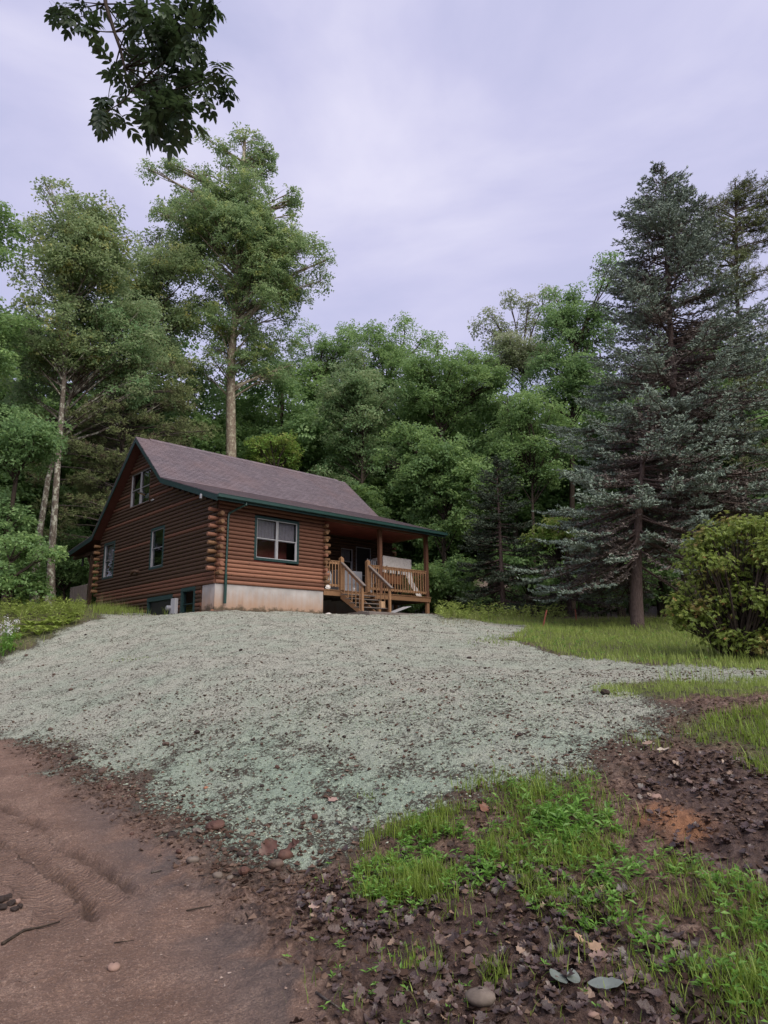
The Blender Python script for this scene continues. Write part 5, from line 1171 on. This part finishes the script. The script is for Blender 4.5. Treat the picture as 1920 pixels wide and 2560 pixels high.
q = sample_zone(Z_HYD, 5200, g, ymax=13); crumbs('soil_clods', q, g, (.006, .03), MSOIL, .6, .2)
q = sample_zone(Z_HYD, 2600, g, ymax=28); crumbs('soil_clods', q, g, (.012, .04), MSOIL, .5, .2)
q = sample_zone(Z_HYD, 12000, g, ymax=11.5); crumbs('mulch_flecks', q, g, (.005, .020), MMUL, .5, .2)
q = sample_zone(Z_ROAD, 11000, g, ymax=10); crumbs('road_grit', q, g, (.003, .014), MGRIT, .6, .2)
# fallen leaves
def leaf_mesh(seed, lobes=4, L=1.0, W=.30, curl=.25, n=11):
    g_ = rng(seed); t = np.linspace(0, 1, n); w = W*np.sin(PI*np.clip(t*.93+.05, 0, 1))**.8*(1+.42*np.sin(2*PI*lobes*t+g_.uniform(0, 1))*(t > .08)*(t < .95)); w[0] = .012; w[-1] = .0
    z = curl*(t-.45)**2*g_.uniform(.2, 1.5); V = []
    for i in range(n):
        cz = g_.uniform(.1, 1.1)*curl*w[i]; V += [(t[i]*L-.5*L, w[i]*g_.uniform(.9, 1.1), z[i]+cz), (t[i]*L-.5*L, 0, z[i]), (t[i]*L-.5*L, -w[i]*g_.uniform(.9, 1.1), z[i]+cz*g_.uniform(.3, 1))]
    F = [];
    for i in range(n-1): F += [(3*i, 3*i+1, 3*i+4, 3*i+3), (3*i+1, 3*i+2, 3*i+5, 3*i+4)]
    return np.array(V), np.array(F)
k = NT('dead_leaf'); t_ = k.attr('tint'); c = k.ramp(t_, [(0, (0.018,0.011,0.010)), (.45, (0.048,0.029,0.025)), (.75, (0.095,0.058,0.047)), (.93, (0.15,0.095,0.070)), (1.0, (0.26,0.18,0.125))])
rdm = k.rand(); c = k.mix(k.math('MULTIPLY', rdm, .45), c, (0.075,0.042,0.034)); nz = k.noise(k.coord('Object'), 30, 4, .7); MDL = k.bsdf(c, k.math('ADD', k.math('MULTIPLY', nz, .5), .15), k.bump(nz, .4, .01), .6)
LVS = [leaf_mesh(300+i, (4, 4, 3, 1, 5)[i % 5], 1, (.30, .34, .36, .22, .30)[i % 5], (.35, .6, .2, .5, .9)[i % 5]) for i in range(10)]
def litter_pts(g, n1, n2): return np.concatenate([sample_zone(Z_LITTER, n1, g, 51, .36, sc=2.2), sample_zone(Z_LITTER2, n2, g, 52, .40, sc=2.2)])
q = litter_pts(g, 2300, 750); q = np.concatenate([q, gpts(g.normal(1160, 160, 90), g.normal(2050, 50, 90)), gpts(g.normal(830, 90, 60), g.normal(2230, 40, 60)), gpts(g.normal(620, 60, 14), g.normal(2180, 30, 14))])
dist = np.hypot(q[:, 0], q[:, 1]); sz = g.uniform(.03, .085, len(q)); infr = (np.abs(q[:, 0]/q[:, 1]) < .57) & (q[:, 1] > 3.25)
big = np.argsort(-(sz/dist)*infr)[:300]; isbig = np.zeros(len(q), bool); isbig[big] = True
hz = H(q[:, 0], q[:, 1]); eul = np.stack([g.normal(0, .38, len(q)), g.normal(0, .38, len(q)), g.uniform(0, 6.28, len(q))], 1); tin = np.clip(g.beta(1.6, 2.2, len(q)), 0, 1)
tin[g.random(len(q)) < .03] = 1.0
lmesh = []
for i, (V, F) in enumerate(LVS):
    for j, tv in enumerate((.15, .4, .6, .8, .97)):
        me = mesh_np('fallen_leaf', V, [F], MDL, True, tint=np.full(len(F), tv)); d_ = me.data; bpy.data.objects.remove(me); lmesh.append(d_)
AV, AF, AT, off = [], [], [], 0
for i in range(len(q)):
    z_ = hz[i]+.006+abs(eul[i][0])*sz[i]*.18+g.random()*.012
    if isbig[i]:
        o = bpy.data.objects.new('fallen_leaf', lmesh[int(g.integers(0, 10))*5+int(min(4, tin[i]*5))]); COL.objects.link(o); o.location = (q[i, 0], q[i, 1], z_); o.rotation_euler = tuple(eul[i]); o.scale = (sz[i],)*3
        tag(o, 'dead brown leaf lying in the damp litter at the foot of the bank', 'leaf', 'fallen leaves in the litter')
    else:
        V, F = LVS[int(g.integers(0, 10))]; Rm = np.array(Euler(eul[i]).to_matrix()); AV.append((V*sz[i]) @ Rm.T+[q[i, 0], q[i, 1], z_]); AF.append(F+off); off += len(V); AT.append(np.full(len(F), tin[i]))
tag(mesh_np('leaf_litter', np.concatenate(AV), [np.concatenate(AF)], MDL, True, tint=np.concatenate(AT)), kind='stuff')
# single leaves one can pick out
def one_leaf(px, py, size, mi, tv, label, col=None, rz=0.0, tilt=.2, name='fallen_leaf'):
    p = gp(px, py); V, F = LVS[mi]; o = mesh_np(name, V*size, [F], MDL if col is None else simple('leaf_'+str(px), col, .5, .2, 25, .5), True, tint=np.full(len(F), tv)); o.location = (p[0], p[1], H1(*p)+.03); o.rotation_euler = (tilt, -tilt*.6, rz); tag(o, label, 'leaf'); return o
one_leaf(1485, 2400, .115, 0, 1, 'tan lobed oak leaf lying above the big grey leaves', (0.25,0.16,0.10), .5)
one_leaf(1450, 2385, .09, 1, 1, 'lighter tan oak leaf overlapping the tan lobed one', (0.30,0.20,0.125), 1.7, .4)
one_leaf(1500, 2432, .10, 0, 1, 'pinkish brown oak leaf just above the right tip of the grey leaves', (0.20,0.13,0.105), -.3)
one_leaf(790, 2290, .10, 0, 1, 'pale pinkish oak leaf alone on the dark edge of the driveway', (0.32,0.22,0.18), .3)
one_leaf(832, 2000, .11, 2, 1, 'pale leaf curled on the pale green mulch near its lower edge', (0.28,0.18,0.15), .9)
one_leaf(1620, 1873, .12, 0, 1, 'tan curled leaf on the upper right of the bare soil', (0.24,0.16,0.12), .2)
one_leaf(1660, 1893, .12, 3, 1, 'cream bent leaf just right of the tan curled one', (0.38,0.32,0.25), -.2)
one_leaf(1210, 2032, .12, 1, 1, 'rust orange leaf beside the upper edge of the grass tufts', (0.15,0.065,0.04), 1.1, .5)
for (px, rz, sz_, lb) in ((1415, 1.9, .13, 'left of the three big dull green grey leaves'), (1438, 1.4, .12, 'middle of the three big dull green grey leaves'), (1475, -.25, .165, 'right of the three big dull green grey leaves')):
    p = gp(px, 2490); V, F = leaf_mesh(400+px, 0, 1, .26, .22); o = mesh_np('broad_grey_leaf', (V+[.45, 0, 0])*sz_, [F], simple('grey_leaf_'+str(px), (0.125,0.145,0.13), .45, .18, 20, .5), True, tint=np.full(len(F), .5)); o.location = (p[0], p[1], H1(*p)+.035); o.rotation_euler = (.15, -.1, rz); tag(o, lb, 'leaf')
p = gp(725, 2149)
# stones
def stone(px, py, rp, label, col, seed, flat=.7, group=None, cat='stone', rough=.75, ang=0.0, name='stone', dist=None, sink=.22):
    p = gp(px, py); D = math.hypot(p[0], p[1]); r = rp*D/F_PX*(.78 if rp < 30 else .95); g_ = rng(seed); nu, nv = 16, 10; th = np.linspace(0, 2*PI, nu, endpoint=False); ph = np.linspace(.15, PI-.15, nv); T_, P_ = np.meshgrid(th, ph, indexing='ij')
    rr_ = r*(1+.28*(fbm(np.cos(T_)*1.3+seed, np.sin(T_)*1.3+P_*1.1, 2, seed)-.5)*2*(1+ang)); el = g_.uniform(.75, 1.0); pw = sstep(0, .8, np.sin(P_)); rr_ = rr_*pw+r*(1-pw)
    V = np.stack([rr_*np.sin(P_)*np.cos(T_)*1.12, rr_*np.sin(P_)*np.sin(T_)*el, rr_*np.cos(P_)*flat], -1).reshape(-1, 3); i = np.arange(nu*nv).reshape(nu, nv); i2 = np.roll(i, -1, 0)
    F = np.stack([i[:, :-1], i[:, 1:], i2[:, 1:], i2[:, :-1]], -1).reshape(-1, 4); o = mesh_np(name, V, [F, i[::-1, 0][None], i[:, -1][None]], STM[col], ang < .3, tint=None)
    o.location = (p[0], p[1], H1(*p)+r*flat*(1-2*sink)); o.rotation_euler = (g_.normal(0, .1), g_.normal(0, .1), g_.uniform(0, 6.28)); tag(o, label, cat, group); return o
STM = {'brown': simple('stone_brown', (0.085,0.055,0.042), .65, .4, 22, .35, 0, .5), 'grey': simple('stone_grey', (0.135,0.108,0.090), .7, .25, 18, .3, 0, .4), 'dark': simple('stone_dark', (0.032,0.022,0.019), .8, .4, 20, .3, 0, .5),
       'pink': simple('stone_pink', (0.24,0.155,0.125), .7, .2, 16, .3, 0, .4), 'orange': simple('stone_orange', (0.26,0.12,0.07), .7, .2, 16, .3, 0, .4), 'red': simple('stone_red', (0.080,0.038,0.028), .7, .35, 18, .35, 0, .5)}
for (px, py, r_, lb, c_) in ((544, 2205, 15, 'smooth grey egg shaped stone lowest in the pile by the driveway', 'grey'), (689, 2170, 20, 'round brown stone in front of the leaning rusty leaf', 'brown'), (712, 2143, 24, 'large reddish stone behind the round brown one', 'red'),
    (575, 2200, 11, 'small rounded stone touching the grey egg shaped one', 'grey'), (610, 2190, 17, 'jagged red brown stone right of the small rounded one', 'red'), (538, 2069, 24, 'flat dark red stone topping the stone line at the mulch edge', 'red'),
    (492, 2083, 14, 'greyish flat stone left of the flat dark red one', 'grey'), (430, 2084, 15, 'dark stone at the upper end of the stone line', 'dark'), (480, 2158, 17, 'long pale brown stone half sunk in the driveway edge', 'grey'), (602, 2148, 11, 'round dark pebble midway between the two big brown stones', 'dark'),
    (787, 2045, 12, 'red brown stone alone on the lower mulch', 'red'), (283, 2421, 15, 'pinkish white stone lying on the open driveway', 'pink'), (43, 2257, 9, 'small pink stone by the dark rubble at the left edge', 'pink'), (1515, 1742, 13, 'dark clod of earth at the end of the grass strip on the crest', 'dark'),
    (1764, 2203, 21, 'flat pinkish stone right of the grass tufts', 'pink'), (1613, 2174, 17, 'flat grey stone among the weeds', 'grey'), (1203, 2522, 33, 'big flat grey stone at the bottom edge beside the grass blades', 'grey'), (1484, 2552, 14, 'pinkish stone at the bottom edge right of the big flat grey one', 'pink'),
    (1383, 2217, 10, 'small white pink stone under the broad grass tuft', 'pink'), (1300, 1842, 10, 'dark clod on the upper right of the mulch', 'dark'), (515, 1965, 7, 'tiny orange pebble on the mulch', 'orange'), (1640, 1995, 15, 'long reddish stone above the orange sand patch', 'pink'), (1173, 1642, 7, 'tiny dark pebble high up in the middle of the mulch', 'dark'),
    (452, 1527, 8, 'orange brown rock beside the electric meter', 'orange'), (472, 1528, 6, 'rounded pinkish rock under the basement window', 'pink'), (530, 1530, 5, 'small rusty rock at the corner of the foundation', 'orange')):
    stone(px, py, r_, lb, c_, px, flat=.55 if 'flat' in lb or 'long' in lb else .72, ang=.5 if 'jagged' in lb or 'clod' in lb or 'flat dark' in lb else 0)
GS = 'small stones along the foot of the mulched slope'
for i, (px, py, r_) in enumerate(((455, 2088, 9), (500, 2112, 8), (520, 2106, 11), (538, 2118, 8), (560, 2128, 10), (582, 2130, 10), (446, 2132, 9), (414, 2078, 8), (255, 1937, 11), (240, 1952, 8), (272, 1973, 9), (205, 1978, 8), (238, 1983, 7), (186, 1906, 8), (147, 1900, 7), (345, 2036, 9), (358, 2046, 9), (520, 2036, 10), (470, 2037, 8), (414, 1871, 9), (430, 1872, 6), (492, 1841, 8), (640, 2140, 8), (625, 2165, 7), (590, 2222, 9), (655, 1960, 7), (693, 1915, 8), (715, 1935, 6), (127, 1817, 7), (860, 1840, 6), (330, 2080, 7), (560, 2170, 8), (505, 2140, 7), (400, 2140, 5), (655, 2190, 8))):
    stone(px, py, r_, 'small dark earthy stone at the lower edge of the mulch', ('brown', 'dark', 'red', 'brown')[i % 4], 700+i, group=GS, ang=.3*(i % 3))
GQ = 'dark clods scattered over the mulched slope'
for i in range(26):
    px, py = g.uniform(60, 1500), g.uniform(1580, 1980)
    p = gp(px, py)
    if poly_sd(Z_HYD, p[:1], p[1:])[0] < .3: continue
    stone(px, py, g.uniform(3.5, 7)*(py/1900), 'dark clod of soil poking out of the pale mulch', ('dark', 'brown')[i % 2], 800+i, group=GQ, ang=.6)
GR = 'black rubble lumps at the left edge'
for i, (px, py, r_) in enumerate(((8, 2255, 14), (28, 2262, 11), (4, 2278, 12), (48, 2272, 8), (20, 2245, 9), (36, 2280, 9))): stone(px, py, r_, 'black rubble lump at the left edge of the driveway', 'dark', 900+i, group=GR, ang=.8)
# rusty leaves leaning on the round stone, sticks, stakes
one_leaf(672, 2140, .17, 6, .9, 'big rusty curled leaf leaning on the large reddish stone', (0.085,0.038,0.026), .2, .9); one_leaf(735, 2122, .14, 9, .9, 'rusty curled leaf arching over the back of the reddish stone', (0.10,0.045,0.03), -.5, .8)
def stick(pts, r, label, mat='twig', lift=.01):
    P = gpts([p[0] for p in pts], [p[1] for p in pts]); P3_ = np.array([(a, b, H1(a, b)+lift) for a, b in P]); m = MB(); m.tube(P3_, np.linspace(r, r*.4, len(P3_)), 6); tag(m.build('stick', M[mat], None, True), label, 'stick')
stick([(5, 2362), (60, 2335), (100, 2318), (150, 2302)], .010, 'long dark stick lying on the driveway at the left', 'bark_dark')
stick([(465, 2281), (500, 2275), (545, 2256)], .006, 'thin stick on the grey wet patch of the driveway', 'bark_dark'); stick([(602, 2280), (625, 2300), (650, 2325)], .006, 'dark stick slanting down from the driveway edge', 'bark_dark')
stick([(498, 2184), (515, 2210)], .005, 'short twig beside the grey egg shaped stone'); stick([(378, 2187), (405, 2178)], .009, 'short thick twig between the tyre rut and the stones'); stick([(280, 1952), (322, 1949)], .012, 'flat bark strip behind the little upper stones', 'bark_dark')
stick([(285, 2362), (335, 2356)], .004, 'very thin twig left on the open driveway', 'bark_dark'); stick([(1425, 1925), (1445, 1908)], .008, 'small twig at the upper edge of the bare soil'); stick([(790, 2497), (860, 2550)], .007, 'stick at the bottom edge of the driveway')
p = gp(1357, 1569); o = MB().cbox(-.022, .022, -.022, .022, -.15, .66, .006).build('survey_stake', M['stake']); o.location = (p[0], p[1], H1(*p)); o.rotation_euler = (.1, .26, .3); tag(o, 'reddish wooden stake leaning at the edge of the lawn grass', 'stake')
p = gp(1441, 1556); o = MB().cbox(-.022, .022, -.022, .022, -.15, .5, .006).build('survey_stake', M['stake']); o.location = (p[0], p[1], H1(*p)); o.rotation_euler = (.03, -.04, .3); tag(o, 'small upright red stake farther back in the tall grass', 'stake')

# ferns and white flowers on the left bank
def fern_parts(seed):
    g_ = rng(seed); C, D, N, L, W_ = [], [], [], [], []
    for f in range(9):
        az = f*.7+g_.uniform(-.3, .3); hl = g_.uniform(.45, .75); hd = np.array([math.cos(az), math.sin(az), 0]); sd_ = np.array([-hd[1], hd[0], 0])
        for j in range(16):
            t = (j+1)/16; p = hd*(hl*t)+np.array([0, 0, hl*(1.0*t-.75*t*t)]); tg = nrm(hd+np.array([0, 0, 1.0-1.5*t]))
            for sg in (-1, 1): l = .20*math.sin(PI*min(1, t*.85+.12))*hl/.6; d = nrm(sd_*sg+tg*.35); C.append(p+d*l*.5); D.append(d); N.append(nrm(np.cross(tg, sd_)*-1+np.array([0, 0, .4]))); L.append(l); W_.append(.05)
    return leaf_quads(np.array(C), np.array(N), np.array(D), np.array(L), np.array(W_), .1)
MF = leaf_mat('fern_green', (0.10,0.16,0.025), (0.21,0.29,0.045), (0.33,0.40,0.09), trans=.35, rough=.6)
V, F = fern_parts(5); fp = mesh_np('fern', V, [F], MF, tint=rng(6).random(len(F))); GFN = 'ferns on the bank left of the cabin'
for i, (px, py) in enumerate(((75, 1570), (105, 1562), (130, 1555), (160, 1548), (182, 1545), (60, 1585), (95, 1590), (40, 1600), (145, 1565), (15, 1625), (120, 1580), (170, 1560))):
    o = fp if i == 0 else copy_tree(fp); p = gp(px, py); o.location = (p[0], p[1], H1(*p)); o.rotation_euler = (0, 0, i*1.3); s_ = g.uniform(.55, .85); o.scale = (s_, s_, s_*1.2); tag(o, 'yellow green fern on the grassy bank left of the cabin', 'fern', GFN)
for i, (px, py, lb) in enumerate(((8, 1640, 'white flowering plant cut off by the left edge'), (26, 1632, 'taller white flowering plant just inside the left edge'))):
    p = gp(px, py); root = empty('flowering_plant', (p[0], p[1], H1(*p))); g_ = rng(500+i); m = MB(); cs = []
    for q_ in range(9):
        e_ = np.array([g_.normal(0, .12), g_.normal(0, .12), g_.uniform(.5, 1.0)]); m.tube(bent((0, 0, 0), e_, g_, .1, 4), .006, 4, False); cs.append(e_)
    m.build('stems', MWE, root); cs = np.array(cs); Vf, Ff, tf = sprays(g_, cs, np.zeros_like(cs)+[0, 0, .3], .075, 26, .035, .03, .6); mesh_np('flower_heads', Vf, [Ff], simple('petal_white_'+str(i), (0.62,0.63,0.65), .6, .05), tint=tf, parent=root)
    Vl, Fl, tl_ = sprays(g_, np.repeat(cs*.5, 2, 0)+g_.normal(0, .08, (18, 3)), np.zeros((18, 3)), .14, 10, .10, .03, .5); mesh_np('foliage', Vl, [Fl], MWE, tint=tl_, parent=root); tag(root, lb, 'plant'); tag(root.children[-1], kind='stuff'); tag(root.children[-2], kind='stuff')

# ------------------------------------------------------------------ the ash tree behind the viewer, its bough hanging into the top of the view
g = rng(601); ash = empty('ash_tree'); tag(ash, 'overhanging bough with dark compound leaves hanging into the top left', 'tree')
tb = np.array([-4.3, -1.6, H1(-4.3, -1.6)-.3]); MB().tube([tb, tb+[.1, 0, 2.5], tb+[.0, .1, 5], tb+[.2, .2, 8], tb+[.3, .3, 12]], [.30, .24, .21, .16, .08], 14).build('trunk', M['bark_dark'], ash, True)
YB = 3.7
node = at(255, -120, YB); j0 = tb+[.05, .1, 5.6]
bough = [j0, j0+(node-j0)*.4+[0, 0, 1.0], j0+(node-j0)*.8+[0, 0, .75], node, at(264, 10, YB), at(286, 80, YB), at(300, 120, YB), at(312, 170, YB), at(316, 195, YB), at(330, 225, YB)]
MB().tube(bough, [.075, .06, .045, .022, .014, .011, .010, .008, .007, .005], 8).build('bough', M['bark_dark'], ash, True)
bough = np.array(bough)
# one compound leaf: seven leaflets along a stalk, base at the origin, pointing along x
Vc, Fc, off = [], [], 0
for (bx_, az, l) in ((.07, 1.0, .068), (.07, -1.0, .068), (.115, .85, .075), (.115, -.85, .075), (.155, .7, .072), (.155, -.7, .072), (.165, 0, .085)):
    n_ = 5; t = np.linspace(0, 1, n_); w = .0155*np.sin(PI*np.clip(t*.9+.06, 0, 1))**.9; w[-1] = 0; ca, sa_ = math.cos(az), math.sin(az); P = []
    for i in range(n_):
        for sg in (-1, 0, 1): x, y, z = t[i]*l, sg*w[i]*1.05, abs(sg)*w[i]*.25-.02*t[i]**2; P.append((bx_+x*ca-y*sa_, x*sa_+y*ca, z-.12*bx_))
    Vc.append(np.array(P)); F = []
    for i in range(n_-1): F += [(3*i, 3*i+1, 3*i+4, 3*i+3), (3*i+1, 3*i+2, 3*i+5, 3*i+4)]
    Fc.append(np.array(F)+off); off += len(P)
st_ = np.array([(0, .001, 0), (0, -.001, 0), (.165, -.0007, -.02), (.165, .0007, -.02)]); Vc.append(st_); Fc.append(np.array([[0, 1, 2, 3]])+off); Vc = np.concatenate(Vc); Fc = np.concatenate(Fc)
MA = leaf_mat('ash_leaf', (0.016,0.034,0.014), (0.034,0.062,0.024), (0.065,0.105,0.040), trans=.22, rough=.5)
cl = [mesh_np('leaf', Vc, [Fc], MA, True, tint=np.full(len(Fc), tv)) for tv in (.1, .4, .6, .9)]; cd = [o.data for o in cl]
for o in cl: bpy.data.objects.remove(o)
clus = ((150, 20, 30, 11), (190, 45, 32, 14), (228, 75, 20, 9), (200, 5, 40, 10), (340, 30, 45, 16), (400, 20, 50, 22), (460, 15, 45, 22), (530, 12, 26, 12), (330, 75, 36, 14), (390, 80, 45, 26), (450, 75, 45, 26), (500, 60, 22, 8), (350, 125, 32, 14), (420, 130, 42, 24), (480, 110, 26, 12),
        (285, 165, 18, 7), (300, 195, 18, 6), (340, 190, 28, 11), (400, 190, 32, 13), (450, 185, 34, 20), (500, 185, 32, 14), (545, 180, 20, 8), (560, 215, 20, 10), (520, 235, 26, 12), (470, 240, 32, 17), (420, 240, 30, 15), (370, 235, 20, 6), (270, 250, 22, 10), (250, 285, 18, 7), (290, 295, 22, 9), (375, 275, 26, 12), (420, 295, 32, 14), (390, 325, 24, 11), (440, 275, 26, 12), (350, 160, 20, 8))
nl = 0; rest_V, rest_F, rest_T, off = [], [], [], 0
for ci, (px, py, rp, n_) in enumerate(clus):
    c_ = at(px, py, YB+g.uniform(-.35, .35)); kk = int(np.argmin(np.linalg.norm(bough[4:]-c_, axis=1)))+4; tw = bent(bough[kk], c_, g, .12, 6); m = MB(); m.tube(tw, np.linspace(.0055, .0022, 6), 5, False); m.build('twig', M['bark_dark'], ash, True)
    r_ = rp*5.4/F_PX
    for q_ in range(int(n_*.85)):
        p = c_+nrm(g.normal(size=3))*r_*g.random()**.5 if q_ > 1 else tw[-1]; d = nrm((p-c_)*1.2/(r_+1e-6)+g.normal(0, .6, 3)+np.array([0, 0, -.55])); p = p-d*.07
        ql = Vector(d).to_track_quat('X', 'Z'); e_ = ql.to_euler(); s_ = g.uniform(.75, 1.1)
        if nl < 300:
            o = bpy.data.objects.new('leaf', cd[int(g.integers(0, 4))]); COL.objects.link(o); o.parent = ash; o.location = p; o.rotation_euler = e_; o.scale = (s_*.86,)*3; nl += 1
        else:
            Rm = np.array(e_.to_matrix()); rest_V.append((Vc*s_) @ Rm.T+p); rest_F.append(Fc+off); off += len(Vc); rest_T.append(np.full(len(Fc), g.random()))
if rest_V: tag(mesh_np('foliage', np.concatenate(rest_V), [np.concatenate(rest_F)], MA, True, tint=np.concatenate(rest_T), parent=ash), kind='stuff')
